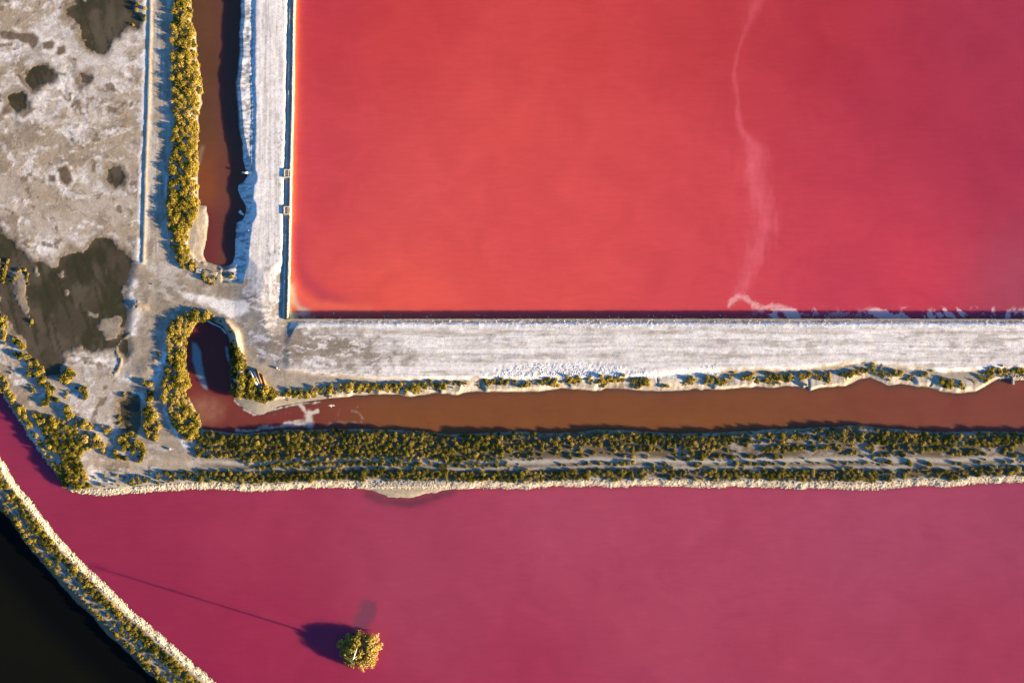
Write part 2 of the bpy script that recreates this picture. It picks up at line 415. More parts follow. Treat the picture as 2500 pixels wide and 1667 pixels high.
# levee
scol = mixc(np.broadcast_to(C(.84, .835, .845), alb.shape), C(.62, .605, .595), .65 * sst(.42, .68, np.where(FY > 760, fbm(FX / 130, FY / 6, 31, 4), fbm(FX / 6, FY / 130, 32, 4))))
scol = mixc(scol, C(.40, .37, .33), .7 * sst(.55, .75, fbm(FX / 40, FY / 9, 35, 4)) * sst(760, 800, FY))
spec = sst(.55, .72, fbm(FX / 5, FY / 6, 36, 3)) * np.maximum(sst(660, 690, FX) * (FY < 760) * sst(200, 330, FY) * sst(.35, .6, n_mid), sst(520, 620, FY) * (FY < 790) * sst(600, 670, FX))
scol = mixc(scol, C(.30, .28, .26), .85 * spec)
mud_j = sdf([(560, 700), (590, 680), (640, 720), (700, 790), (820, 800), (1000, 870), (900, 905), (700, 905), (640, 890), (600, 810), (575, 770)], 120)
mj = sst(-50, 40, mud_j + 90 * (n_mid - .5) + 40 * jit)
scol = mixc(scol, mixc(np.broadcast_to(C(.25, .215, .175), alb.shape), C(.72, .71, .71), sst(.54, .66, fbm(wx / 30, wy / 10, 47, 6, .68))), mj * .95)
scol = mixc(scol, C(.88, .88, .885), .8 * sst(.52, .66, np.where(FY > 770, fbm(FX / 260, FY / 5.5, 131, 3), fbm(FX / 5.5, FY / 260, 132, 3))) * (1 - mj) * (1 - soft))
scol = mixc(scol, C(.44, .41, .38), .55 * sst(.60, .74, np.where(FY > 770, fbm(FX / 220, FY / 5.0, 141, 3), fbm(FX / 5.0, FY / 220, 142, 3))) * sst(.4, .6, n_big) * (1 - mj) * (1 - soft))
# lane wear
for yc, wd, st in ((812, 9, .55), (838, 6, .25), (868, 10, .45), (880, 8, .30)):
    scol = mixc(scol, C(.42, .39, .35), st * np.exp(-((FY - yc - 10 * jit2) / wd) ** 2) * sst(.35, .6, fbm(FX / 60, FY / 10, int(yc), 4)) * (FX > 760))
scol = mixc(scol, C(.34, .31, .28), .7 * sst(.6, .75, fbm(FX / 25, FY / 9, 39, 4)) * sst(1300, 2300, FX) * .8)
ruts = np.zeros(FX.shape)
for ln in ([(655, -300), (652, 200), (648, 500), (640, 620), (648, 700), (690, 765), (790, 812), (1000, 822), (1500, 818), (2100, 824), (2850, 820)],
           [(385, 500), (395, 640), (440, 700), (520, 735), (600, 775), (690, 832), (800, 856), (1100, 854), (1600, 858), (2200, 850), (2850, 856)],
           [(390, -300), (388, 200), (380, 480), (378, 600), (372, 700), (370, 820)], [(640, -300), (636, 300), (632, 560), (610, 690), (560, 735), (480, 720), (400, 690), (360, 700)]):
    dl = ldist(ln, 40) + 4 * jit2
    ruts = np.maximum(ruts, np.exp(-((np.abs(dl) - 11) / 2.3) ** 2) * sst(.38, .55, fbm(FX / 50, FY / 50, 700 + len(ln), 3)))
scol = mixc(scol, C(.40, .375, .35), .42 * ruts)
scol = mixc(scol, C(.82, .82, .825), rockedge * .8)
alb = mixc(alb, scol, sst(-4, 6, sd_lev + 10 * jit + soft * (80 * (n_mid - .55) - 10) + 26 * (n_mid - .5) * (FY > 860)))
alb = mixc(alb, C(.27, .24, .20), .35 * ruts * np.maximum(trk, junc) * (1 - sst(-4, 6, sd_lev)))
BARE = [(440, 712), (470, 715), (520, 730), (560, 735), (600, 735), (612, 760), (570, 775), (540, 765), (500, 742), (450, 728)]
alb = mixc(alb, C(.80, .79, .785), sst(-6, 5, sdf(BARE, 50) + 16 * jit))
alb = mixc(alb, C(.82, .82, .83), lev_w * sst(-46, -24, cw) * (1 - sst(0, 10, cw)) * .95)
alb = mixc(alb, C(.14, .15, .16), .6 * lev_w * (1 - sst(-3, 4, cw)) * sst(.50, .60, fbm(FX / 16, FY / 5, 52, 3)))  # dark gaps between salt lumps, mostly shade put into the colour
alb = mixc(alb, C(.28, .27, .26), trench * .8)
alb = mixc(alb, C(.70, .62, .48), trench * np.exp(-((tr - 10) / 2.2) ** 2))
alb = mixc(alb, C(.80, .80, .81), clod * .85)
# canal bank, north side
slc = mixc(np.broadcast_to(C(.52, .47, .38), alb.shape), C(.30, .25, .18), sst(.48, .7, n_mid))
slc = mixc(slc, C(.72, .69, .63), .6 * sst(.5, .65, rill))
alb = mixc(alb, slc, slump * (1 - sst(0, 8, sd_lev) * .7) * .9)
# belt soil, its colour darkened for the shade among the shrubs
bcol = mixc(np.broadcast_to(C(.13, .105, .065), alb.shape), C(.46, .43, .38), np.maximum(np.exp(-((belt_v - .53) / .05) ** 2), .7 * np.exp(-((belt_v - .65) / .03) ** 2)))
bcol = mixc(bcol, C(.46, .43, .40), .6 * sst(.55, .7, n_warp) * sst(1150, 1500, FX))
alb = mixc(alb, bcol, beltm)
stonem = sst(.82, .88, belt_v + .10 * (n_mid - .5)) * (1 - sst(1.05, 1.1, belt_v)) * (FX > 200)
alb = mixc(alb, C(.52, .46, .36), stonem)
dcol = mixc(np.broadcast_to(C(.20, .165, .115), alb.shape), C(.47, .44, .40), np.maximum(np.exp(-((dyke_u - .57) / .05) ** 2), np.exp(-((dyke_u - .74) / .04) ** 2)))
dcol = mixc(dcol, C(.56, .50, .40), 1 - sst(.22, .30, dyke_u + .2 * jit))
alb = mixc(alb, dcol, dykem)
# wet rims
for s_, c_ in ((sd_ce, C(.17, .11, .08)), (sd_cn, C(.12, .08, .06)), (sd_lag, C(.10, .09, .06))):
    alb = mixc(alb, c_, .8 * sst(-6, 0, s_ + 5 * jit))
alb = mixc(alb, C(.42, .36, .28), sst(-5, 2, sd_bn) * (1 - .6 * sst(.45, .6, fbm(FX / 12, FY / 40, 65, 3))))
alb = mixc(alb, C(.40, .36, .29), sst(-3, 2, sd_be))
alb = mixc(alb, C(.44, .38, .29), sandbulge)
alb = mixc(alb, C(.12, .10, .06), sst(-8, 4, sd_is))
alb *= (0.93 + 0.14 * n_fine)[..., None]
alb *= (0.90 + .20 * white)[..., None]
alb = np.clip(alb, 0.01, 0.90)

ZG = zg
def zat(px, py):
    u = (np.asarray(px, float) - X0) / FS; v = (np.asarray(py, float) - Y0) / FS
    i = np.clip(np.floor(u).astype(int), 0, len(fxs) - 2); j = np.clip(np.floor(v).astype(int), 0, len(fys) - 2)
    fu = np.clip(u - i, 0, 1); fv = np.clip(v - j, 0, 1)
    return lerp(lerp(ZG[j, i], ZG[j, i + 1], fu), lerp(ZG[j + 1, i], ZG[j + 1, i + 1], fu), fv)
def P(px, py, dz=0.0):
    z = float(zat(px, py)) + dz
    return W(px, py, z)

# ------------------------------------------------------------------ materials
def newmat(name):
    m = bpy.data.materials.new(name); m.use_nodes = True
    nt = m.node_tree; b = nt.nodes['Principled BSDF']
    return m, nt, b
def N(nt, t, **kw):
    n = nt.nodes.new(t)
    for k, v in kw.items(): setattr(n, k, v)
    return n
def mathn(nt, op, a, b=None):
    n = N(nt, 'ShaderNodeMath', operation=op)
    for i, v in enumerate((a, b)):
        if v is None: continue
        if isinstance(v, (int, float)): n.inputs[i].default_value = v
        else: nt.links.new(v, n.inputs[i])
    return n.outputs[0]
def noise(nt, vec, scale, detail=4, rough=.55, dist=0.0):
    n = N(nt, 'ShaderNodeTexNoise'); n.inputs['Scale'].default_value = scale
    n.inputs['Detail'].default_value = detail; n.inputs['Roughness'].default_value = rough
    n.inputs['Distortion'].default_value = dist
    nt.links.new(vec, n.inputs['Vector'])
    return n.outputs['Fac']
def ramp(nt, fac, stops):
    r = N(nt, 'ShaderNodeValToRGB'); cr = r.color_ramp
    while len(cr.elements) < len(stops): cr.elements.new(.5)
    for e, (p, c) in zip(cr.elements, stops):
        e.position = p; e.color = (c[0], c[1], c[2], 1)
    nt.links.new(fac, r.inputs[0]); return r.outputs[0]
def mix(nt, mode, f, a, b):
    n = N(nt, 'ShaderNodeMix', data_type='RGBA', blend_type=mode)
    for i, v in ((0, f), (6, a), (7, b)):
        if isinstance(v, (int, float)): n.inputs[i].default_value = v
        elif isinstance(v, tuple): n.inputs[i].default_value = (*v, 1)
        else: nt.links.new(v, n.inputs[i])
    return n.outputs[2]

def ground_material():
    m, nt, b = newmat('ground')
    at = N(nt, 'ShaderNodeAttribute', attribute_name='albedo')
    geo = N(nt, 'ShaderNodeNewGeometry')
    n1 = noise(nt, geo.outputs['Position'], 4.5, 5, .65)
    n2 = noise(nt, geo.outputs['Position'], 0.8, 5, .6)
    f = ramp(nt, n1, [(.32, (.66, .64, .62)), (.50, (1, 1, 1)), (.75, (1.06, 1.06, 1.06))])
    f2 = ramp(nt, n2, [(.35, (.86, .85, .83)), (.6, (1.03, 1.03, 1.03))])
    c = mix(nt, 'MULTIPLY', 1.0, at.outputs['Color'], f)
    c = mix(nt, 'MULTIPLY', 1.0, c, f2)
    nt.links.new(c, b.inputs['Base Color'])
    b.inputs['Roughness'].default_value = .95
    b.inputs['Specular IOR Level'].default_value = .15
    bp = N(nt, 'ShaderNodeBump'); bp.inputs['Strength'].default_value = 0.5; bp.inputs['Distance'].default_value = .012
    nt.links.new(noise(nt, geo.outputs['Position'], 6.0, 4, .6), bp.inputs['Height'])
    nt.links.new(bp.outputs[0], b.inputs['Normal'])
    return m

def water_material(name, rough=.06, foamcol=(.8, .62, .60), fs=1.6, sss=0.0):
    m, nt, b = newmat(name)
    at = N(nt, 'ShaderNodeAttribute', attribute_name='pigment_and_light')
    fo = N(nt, 'ShaderNodeAttribute', attribute_name='foam')
    geo = N(nt, 'ShaderNodeNewGeometry')
    nz = noise(nt, geo.outputs['Position'], fs, 5, .7, 1.2)
    # foam breaks up in its own noise
    t = mathn(nt, 'SUBTRACT', mathn(nt, 'ADD', fo.outputs['Fac'], mathn(nt, 'MULTIPLY', nz, .9)), .75)
    t = mathn(nt, 'MULTIPLY', t, 2.2)
    cl = N(nt, 'ShaderNodeClamp'); nt.links.new(t, cl.inputs[0])
    ff = mathn(nt, 'MULTIPLY', cl.outputs[0], mathn(nt, 'MINIMUM', mathn(nt, 'MULTIPLY', fo.outputs['Fac'], 1.3), 1.0))
    big = ramp(nt, noise(nt, geo.outputs['Position'], .12, 5, .6, .8), [(.3, (.93, .90, .92)), (.7, (1.05, 1.08, 1.06))])
    c = mix(nt, 'MULTIPLY', 1.0, at.outputs['Color'], big)
    mp = N(nt, 'ShaderNodeMapping'); mp.inputs['Scale'].default_value = (.25, 1.6, 1); nt.links.new(geo.outputs['Position'], mp.inputs[0])
    wind = ramp(nt, noise(nt, mp.outputs[0], 1.0, 6, .7, .4), [(.35, (.955, .95, .955)), (.65, (1.03, 1.04, 1.03))])
    c = mix(nt, 'MULTIPLY', 1.0, c, wind)
    c = mix(nt, 'MIX', ff, c, foamcol)
    nt.links.new(c, b.inputs['Base Color'])
    b.inputs['Roughness'].default_value = rough
    b.inputs['IOR'].default_value = 1.33
    b.inputs['Specular IOR Level'].default_value = .5
    b.subsurface_method = 'BURLEY'
    b.inputs['Subsurface Weight'].default_value = sss
    b.inputs['Subsurface Radius'].default_value = (1.0, .35, .45)
    b.inputs['Subsurface Scale'].default_value = 1.7
    bp = N(nt, 'ShaderNodeBump'); bp.inputs['Strength'].default_value = .12; bp.inputs['Distance'].default_value = .01
    nt.links.new(noise(nt, geo.outputs['Position'], 3.0, 3, .5), bp.inputs['Height'])
    nt.links.new(bp.outputs[0], b.inputs['Normal'])
    return m

def thin(m, t):
    nt = m.node_tree; b = nt.nodes['Principled BSDF']; out = nt.nodes['Material Output']
    tr_ = nt.nodes.new('ShaderNodeBsdfTransparent'); ms = nt.nodes.new('ShaderNodeMixShader'); ms.inputs[0].default_value = t
    nt.links.new(b.outputs[0], ms.inputs[1]); nt.links.new(tr_.outputs[0], ms.inputs[2]); nt.links.new(ms.outputs[0], out.inputs[0])
def leaf_material(name, stops, patch=.16):
    m, nt, b = newmat(name)
    nt.nodes.remove(b)
    out = nt.nodes['Material Output']
    geo = N(nt, 'ShaderNodeNewGeometry'); oi = N(nt, 'ShaderNodeObjectInfo')
    pn = noise(nt, oi.outputs['Location'], patch, 3, .6)
    v = mathn(nt, 'ADD', mathn(nt, 'MULTIPLY', geo.outputs['Random Per Island'], .62), mathn(nt, 'MULTIPLY', oi.outputs['Random'], .16))
    v = mathn(nt, 'ADD', v, mathn(nt, 'MULTIPLY', mathn(nt, 'SUBTRACT', pn, .42), 1.35))
    c = ramp(nt, v, stops)
    d = N(nt, 'ShaderNodeBsdfDiffuse'); t = N(nt, 'ShaderNodeBsdfTranslucent')
    nt.links.new(c, d.inputs[0]); nt.links.new(c, t.inputs[0])
    ms = N(nt, 'ShaderNodeMixShader'); ms.inputs[0].default_value = .30
    nt.links.new(d.outputs[0], ms.inputs[1]); nt.links.new(t.outputs[0], ms.inputs[2])
    nt.links.new(ms.outputs[0], out.inputs[0])
    return m

def plain(name, col, rough=.8, var=.25, scale=3.0, metal=0.0):
    m, nt, b = newmat(name)
    geo = N(nt, 'ShaderNodeNewGeometry')
    n = noise(nt, geo.outputs['Position'], scale, 5, .65)
    lo = tuple(x * (1 - var) for x in col); hi = tuple(min(1, x * (1 + var)) for x in col)
    nt.links.new(ramp(nt, n, [(.3, lo), (.7, hi)]), b.inputs['Base Color'])
    b.inputs['Roughness'].default_value = rough; b.inputs['Metallic'].default_value = metal
    return m

M_ground = ground_material()
M_red = water_material('red_brine', foamcol=(.82, .50, .50), sss=.85)
M_pink = water_material('pink_brine', foamcol=(.6, .35, .38), sss=.8)
M_canal = water_material('brown_brine', foamcol=(.60, .54, .47), fs=2.6, sss=.8)
M_dark = water_material('dark_water')
M_dark.node_tree.nodes['Principled BSDF'].inputs['Specular IOR Level'].default_value = .2
M_pool = water_material('pool_water'); thin(M_pool, .35)
M_leaf = leaf_material('saltbush_leaves', [(.05, (.025, .038, .008)), (.30, (.09, .100, .014)), (.55, (.24, .215, .028)), (.80, (.46, .35, .06)), (.97, (.58, .44, .18))])  # ramp spread wide to put highlights and shade into the leaf colour
M_leafy = leaf_material('sunny_yellow_leaves', [(.05, (.07, .075, .010)), (.24, (.26, .225, .022)), (.48, (.52, .41, .05)), (.75, (.66, .50, .12)), (.97, (.72, .57, .28))])  # brighter yellow copy, sunlight on the hedges put into its colour
M_dry = leaf_material('dry_stems', [(.1, (.12, .085, .03)), (.5, (.42, .32, .12)), (.9, (.66, .53, .30))])
M_twig_core = plain('dark_twig_core', (.055, .045, .02), .95, .4, 6)  # solid dark cores, added to join lobes and darken shrub interiors
M_wood = plain('weathered_wood', (.42, .35, .26), .9, .35, 5)
M_cap = plain('pale_wood', (.62, .53, .40), .9, .2, 4)
M_conc = plain('pale_concrete', (.62, .55, .44), .9, .2, 4)
M_slab = plain('grey_concrete', (.46, .46, .45), .9, .2, 4)
M_white = plain('white_plastic', (.72, .71, .70), .5, .12, 3)
M_rust = plain('rusted_iron', (.30, .14, .045), .85, .4, 3)
M_stone = plain('pale_stone', (.50, .44, .34), .95, .35, 2)
M_salt = plain('salt_lump', (.80, .79, .79), .9, .1, 6)
M_dbark = plain('dead_branch', (.50, .44, .36), .9, .2, 5)
M_bird = plain('white_feathers', (.80, .79, .77), .8, .05, 20)
M_beak = plain('beak', (.5, .28, .04), .6, .1, 20)

# ------------------------------------------------------------------ build ground and water sheets
def mesh_obj(name, V, F, mat, parent=None, smooth=False):
    me = bpy.data.meshes.new(name)
    V = np.asarray(V, np.float32); F = np.asarray(F, np.int32)
    me.vertices.add(len(V)); me.vertices.foreach_set('co', V.ravel())
    k = F.shape[1]
    me.loops.add(F.size); me.loops.foreach_set('vertex_index', F.ravel())
    me.polygons.add(len(F)); me.polygons.foreach_set('loop_start', np.arange(0, F.size, k, dtype=np.int32))
    me.polygons.foreach_set('use_smooth', np.full(len(F), smooth))
    me.update(calc_edges=True); me.validate()
    if mat: me.materials.append(mat)
    o = bpy.data.objects.new(name, me); COL.objects.link(o)
    if parent: o.parent = parent
    return o

def add_color(me, name, rgb):
    a = me.attributes.new(name, 'FLOAT_COLOR', 'POINT')
    c = np.ones((len(rgb), 4), np.float32); c[:, :3] = rgb
    a.data.foreach_set('color', c.ravel())
def add_float(me, name, v):
    a = me.attributes.new(name, 'FLOAT', 'POINT'); a.data.foreach_set('value', np.asarray(v, np.float32).ravel())

def grid_sheet(name, keep, X, Y, Z, mat, smooth=True):
    ny, nx = X.shape
    idx = np.arange(ny * nx).reshape(ny, nx)
    q = np.stack([idx[1:, :-1], idx[1:, 1:], idx[:-1, 1:], idx[:-1, :-1]], -1)[keep]
    used, inv = np.unique(q.ravel(), return_inverse=True)
    F = inv.reshape(-1, 4)
    x = X.ravel()[used]; y = Y.ravel()[used]; z = Z.ravel()[used]
    k = S * (H - z) / H
    V = np.stack([(x - 1250) * k, (833.5 - y) * k, z], -1)
    o = mesh_obj(name, V, F, mat, smooth=smooth)
    return o, used

wet = np.maximum.reduce([sd_red + 1, sd_pink, sd_lag, sd_cn, sd_ce])
wet = np.where(sd_is > -14, -5, wet)
def facemax(a): return np.minimum.reduce([a[1:, :-1], a[1:, 1:], a[:-1, 1:], a[:-1, :-1]])
land = facemax(wet) < 14
fcx = 0.25 * (FX[1:, :-1] + FX[1:, 1:] + FX[:-1, 1:] + FX[:-1, :-1]); fcy = 0.25 * (FY[1:, :-1] + FY[1:, 1:] + FY[:-1, 1:] + FY[:-1, :-1])
def fc(a): return 0.25 * (a[1:, :-1] + a[1:, 1:] + a[:-1, 1:] + a[:-1, :-1])
c_lev = fc(sd_lev) > 0
c_isl = fc(sd_is) > -14
c_dyke = (fc(dykem) > .5) & ~c_isl
c_track = ((fcx > fc(trackx)) & (fcx < 600) & (fcy < 790) & (fcx < np.where(fcy < 620, 425, 600))) & ~c_lev
c_flat = (fc(flat_all) > .5) & ~c_track
c_beltS = (fc(beltm) > .3) & (fc(belt_v) > 0)
parts = {}
rest = land.copy()
for nm, msk in (('islet', c_isl), ('salt_road', c_lev), ('dirt_track', c_track), ('salt_flat', c_flat), ('dyke', c_dyke), ('embankment', c_beltS)):
    parts[nm] = rest & msk; rest &= ~msk
parts['bank'] = rest
af = alb.reshape(-1, 3)
for nm, msk in parts.items():
    o, used = grid_sheet(nm, msk, FX, FY, ZG, M_ground)
    add_color(o.data, 'albedo', af[used]); o['kind'] = 'structure'

# distant ground under and round everything
og = mesh_obj('ground', [(-3000, -3000, -.35), (3000, -3000, -.35), (3000, 3000, -.35), (-3000, 3000, -.35)], [(0, 1, 2, 3)], M_ground)
add_color(og.data, 'albedo', np.tile([.30, .26, .20], (4, 1))); og['kind'] = 'structure'

def srgb(r, g, b):
    c = np.array([r, g, b]) / 255.0
    return np.where(c <= .04045, c / 12.92, ((c + .055) / 1.055) ** 2.4)

def idw(x, y, pts, power=2.4):
    num = 0; den = 0
    for px, py, col in pts:
        w = 1 / (((x - px) ** 2 + (y - py) ** 2) + 120 ** 2) ** (power / 2)
        num = num + w[..., None] * col; den = den + w
    return num / den[..., None]

def water_sheet(name, poly, level, mat, step, colfn, foamfn=None, pad=10):
    xs_ = [p[0] for p in poly]; ys_ = [p[1] for p in poly]
    gx = np.arange(max(X0, min(xs_) - pad), min(X1, max(xs_) + pad) + step, step)
    gy = np.arange(max(Y0, min(ys_) - pad), min(Y1, max(ys_) + pad) + step, step)
    x, y = np.meshgrid(gx, gy)
    ins = inpoly(x, y, poly) | (segdist(x, y, poly, True) < pad)
    keep = ins[1:, :-1] | ins[1:, 1:] | ins[:-1, 1:] | ins[:-1, :-1]
    o, used = grid_sheet(name, keep, x, y, np.full(x.shape, level), mat)
    c = colfn(x, y); f = foamfn(x, y) if foamfn else np.zeros(x.shape)
    add_color(o.data, 'pigment_and_light', c.reshape(-1, 3)[used]); add_float(o.data, 'foam', f.ravel()[used])
    o['kind'] = 'structure'
    return o

REDPTS = [(760, 40, srgb(196, 60, 74)), (760, 400, srgb(206, 70, 84)), (1000, 60, srgb(206, 66, 70)), (1250, 300, srgb(224, 82, 82)), (1400, 120, srgb(212, 70, 72)),  # brine colour with vignette and sky reflection baked in
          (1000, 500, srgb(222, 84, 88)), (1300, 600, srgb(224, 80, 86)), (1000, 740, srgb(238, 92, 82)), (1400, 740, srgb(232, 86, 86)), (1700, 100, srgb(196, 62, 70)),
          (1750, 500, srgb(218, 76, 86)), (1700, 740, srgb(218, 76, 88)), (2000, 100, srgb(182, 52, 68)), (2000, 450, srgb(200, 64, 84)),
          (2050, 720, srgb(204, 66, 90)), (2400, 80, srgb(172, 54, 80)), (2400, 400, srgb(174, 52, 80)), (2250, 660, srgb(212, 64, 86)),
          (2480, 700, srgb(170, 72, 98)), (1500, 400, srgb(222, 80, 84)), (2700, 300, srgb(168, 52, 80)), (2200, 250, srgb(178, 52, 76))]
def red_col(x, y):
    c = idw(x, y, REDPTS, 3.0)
    wl_ = np.interp(y, [-330, 0, 270, 410, 640, 778], [725, 719, 715, 711, 707, 703])
    d = x - wl_ + 4 * (fbm(x / 9, y / 22, 5, 3) - .5)
    fr = np.where(y < 640, 1.0, 1.0)
    c = mixc(c, srgb(238, 140, 88), np.exp(-np.clip(d, 0, 99) / (8 * fr)) * .85)
    c = mixc(c, srgb(250, 232, 205), np.exp(-(np.clip(d, 0, 99) / 2.6) ** 2) * .7)
    # dark current and bright rim curling round the corner
    arc = segdist(x, y, [(722, 560), (728, 640), (745, 685), (790, 722), (850, 738), (900, 744)])
    c = mixc(c, srgb(188, 66, 86), .62 * np.exp(-(arc / 19) ** 2) * (1 - sst(800, 900, x) * .8))
    arc2 = segdist(x, y, [(712, 680), (728, 715), (760, 742), (830, 752), (900, 753)])
    c = mixc(c, srgb(244, 104, 88), .8 * np.exp(-(arc2 / 13) ** 2))
    cor = np.hypot((x - 703), (y - 778) * 1.05) + 26 * (fbm(x / 18, y / 14, 15, 3) - .5)
    c = mixc(c, srgb(238, 222, 182), 1 - sst(14, 30, cor))
    sw = segdist(x, y, [(712, 700), (720, 738), (736, 756), (752, 762)])
    c = mixc(c, srgb(216, 186, 168), .75 * np.exp(-((sw + 8 * (fbm(x / 8, y / 8, 16, 3) - .5)) / 8) ** 2))
    sw2 = segdist(x, y, [(716, 764), (728, 770), (738, 764), (744, 766), (738, 773), (748, 778), (770, 779)])
    c = mixc(c, srgb(225, 205, 185), .75 * np.exp(-((sw2 + 4 * (fbm(x / 7, y / 7, 17, 3) - .5)) / 3.2) ** 2))
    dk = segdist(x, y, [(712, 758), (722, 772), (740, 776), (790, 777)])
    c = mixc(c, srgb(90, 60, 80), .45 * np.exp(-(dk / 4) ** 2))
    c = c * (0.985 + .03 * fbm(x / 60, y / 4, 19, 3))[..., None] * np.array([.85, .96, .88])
    c = mixc(c, srgb(228, 112, 128), .85 * red_streak(x, y))
    return np.clip(c, 0, .95)
def red_streak(x, y):
    st = [(1862, -60, 22), (1850, 0, 18), (1835, 40, 10), (1812, 90, 4), (1798, 140, 2.5), (1791, 180, 3.5), (1796, 230, 3.5), (1805, 270, 3.5), (1800, 300, 6),
          (1815, 325, 9), (1832, 345, 12), (1850, 370, 24), (1838, 410, 26), (1840, 450, 22), (1862, 490, 26), (1872, 530, 28), (1862, 580, 24),
          (1845, 620, 20), (1828, 670, 16), (1812, 710, 16)]
    ys_ = [s[1] for s in st]
    yy = np.arange(-320, 800, 2.0); ker = np.ones(19) / 19
    sm = lambda v: np.convolve(np.pad(np.interp(yy, ys_, v), 9, mode='edge'), ker, 'valid')
    cx_ = np.interp(y, yy, sm([s[0] for s in st])); wd = np.interp(y, yy, sm([s[2] for s in st]))
    edge = x - cx_ + wd * 1.6 * (fbm(x / 12, y / 45, 23, 4) - .5) + 9 * (fbm(x / 20, y / 30, 22, 3) - .5)
    f = np.exp(-(np.abs(edge) / (wd * 1.05 + 1.2)) ** 2) * (1 - sst(715, 745, y)) * np.interp(y, [-60, 0, 80, 260, 330, 640, 720], [.45, .38, .26, .34, .58, .52, .60])
    return f * (.48 + 1.0 * fbm(x / 11, y / 34, 24, 5, .62))
def red_foam(x, y):
    f = np.zeros(x.shape)
    b1 = segdist(x, y, [(1782, 742), (1800, 722), (1822, 728), (1840, 745), (1862, 752), (1900, 745), (1930, 757)]) + 14 * (fbm(x / 12, y / 10, 27, 3) - .5)
    f = np.maximum(f, .62 * np.exp(-(b1 / 12) ** 2))
    yt = 757 + 10 * (fbm(x / 22, y * 0, 28, 3) - .5)
    gate = sst(.44, .58, fbm(x / 80, y / 25, 29, 4)) * sst(1850, 1900, x)
    sl = fbm((x - .8 * y + 18 * fbm(x / 30, y / 30, 33, 2)) / 16, (y + .3 * x) / 22, 30, 5, .6)
    f = np.maximum(f, (.50 + .5 * gate) * sst(1800, 1860, x) * sst(.38, .60, sl) * np.exp(-((y - 762 - 6 * gate) / 18) ** 2) * 1.3)
    return f
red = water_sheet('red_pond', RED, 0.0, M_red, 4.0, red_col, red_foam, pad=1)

PINKPTS = [(60, 1080, srgb(150, 50, 84)), (300, 1280, srgb(152, 48, 80)), (300, 1450, srgb(152, 44, 80)), (600, 1300, srgb(164, 58, 90)), (1000, 1300, srgb(166, 66, 96)), (600, 1560, srgb(158, 46, 80)),
           (1000, 1450, srgb(168, 68, 98)), (1400, 1260, srgb(176, 76, 106)), (1700, 1400, srgb(174, 72, 102)), (2100, 1300, srgb(172, 76, 108)),
           (2450, 1250, srgb(166, 72, 104)), (2400, 1600, srgb(168, 62, 92)), (1900, 1620, srgb(172, 66, 96)), (1300, 1640, srgb(164, 54, 88)),
           (800, 1650, srgb(156, 46, 80)), (500, 1650, srgb(150, 40, 78)), (1500, 1520, srgb(172, 68, 98))]
SLAB = T(700, 1420, 6.347, [(1160, 285), (1400, 290), (1400, 400), (1370, 520), (1310, 640), (1300, 740), (1000, 740), (1040, 600), (1090, 480), (1120, 380)])
def pink_col(x, y):
    c = idw(x, y, PINKPTS, 3.0)
    d = segdist(x, y, SLAB, True); s = np.where(inpoly(x, y, SLAB), d, -d) + 16 * (fbm(x / 12, y / 12, 43, 4) - .5)
    c = mixc(c, srgb(122, 66, 90), sst(-7, 9, s) * .85)
    bl = segdist(x, y, [(900, 1205), (940, 1222), (1000, 1228), (1050, 1216), (1100, 1200)]) + 12 * (fbm(x / 20, y / 12, 44, 3) - .5)
    c = mixc(c, srgb(96, 56, 72), .75 * np.exp(-(np.clip(bl, 0, 99) / 13) ** 2))
    yk = np.interp(x, [p[0] for p in TRI_EDGE[2:]], [p[1] for p in TRI_EDGE[2:]])
    c = mixc(c, srgb(150, 62, 78), .5 * np.exp(-np.clip(y - yk, 0, 99) / 5) * (x > 160))
    c = c * (0.97 + .06 * fbm(x / 30, y / 14, 45, 4))[..., None] * np.array([.89, .94, .86])
    return c
pink = water_sheet('pink_pond', PINK, 0.0, M_pink, 5.0, pink_col, None, pad=7)
def canal_col(x, y):
    a = srgb(122, 76, 46)
    c = np.broadcast_to(a, x.shape + (3,)).copy()
    c = mixc(c, srgb(124, 68, 56), sst(1700, 2400, x))
    c = mixc(c, srgb(130, 80, 44), np.exp(-((x - 1500) / 700) ** 2) * .5 * sst(1000, 1040, y))
    c = mixc(c, srgb(118, 54, 50), (1 - sst(700, 960, x)) * .9)
    c = mixc(c, srgb(112, 48, 46), (1 - sst(960, 975, y + .25 * (560 - x))) * (x < 575))  # bush shadow over the loop painted in, up to its diagonal edge
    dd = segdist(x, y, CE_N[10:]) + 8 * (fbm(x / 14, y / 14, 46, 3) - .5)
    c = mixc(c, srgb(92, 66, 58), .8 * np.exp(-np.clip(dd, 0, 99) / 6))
    ee = np.hypot((x - 500) / 62, (y - 1000) / 42) + .3 * (fbm(x / 20, y / 20, 48, 3) - .5)
    c = mixc(c, srgb(158, 112, 88), (1 - sst(.35, 1.15, ee)) * .55 * (.5 + fbm(x / 10, y / 6, 58, 3)) * sst(945, 965, y))
    # settled salt sheet in the loop, its blue shade painted into the colour
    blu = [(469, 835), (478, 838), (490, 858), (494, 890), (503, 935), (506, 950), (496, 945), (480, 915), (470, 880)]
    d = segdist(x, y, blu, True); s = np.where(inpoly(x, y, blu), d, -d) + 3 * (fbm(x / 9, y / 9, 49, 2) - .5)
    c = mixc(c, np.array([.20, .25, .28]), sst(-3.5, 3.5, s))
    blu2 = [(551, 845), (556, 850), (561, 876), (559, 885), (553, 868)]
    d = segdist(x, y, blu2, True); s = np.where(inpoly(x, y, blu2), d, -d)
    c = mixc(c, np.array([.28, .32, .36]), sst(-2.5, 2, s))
    return c
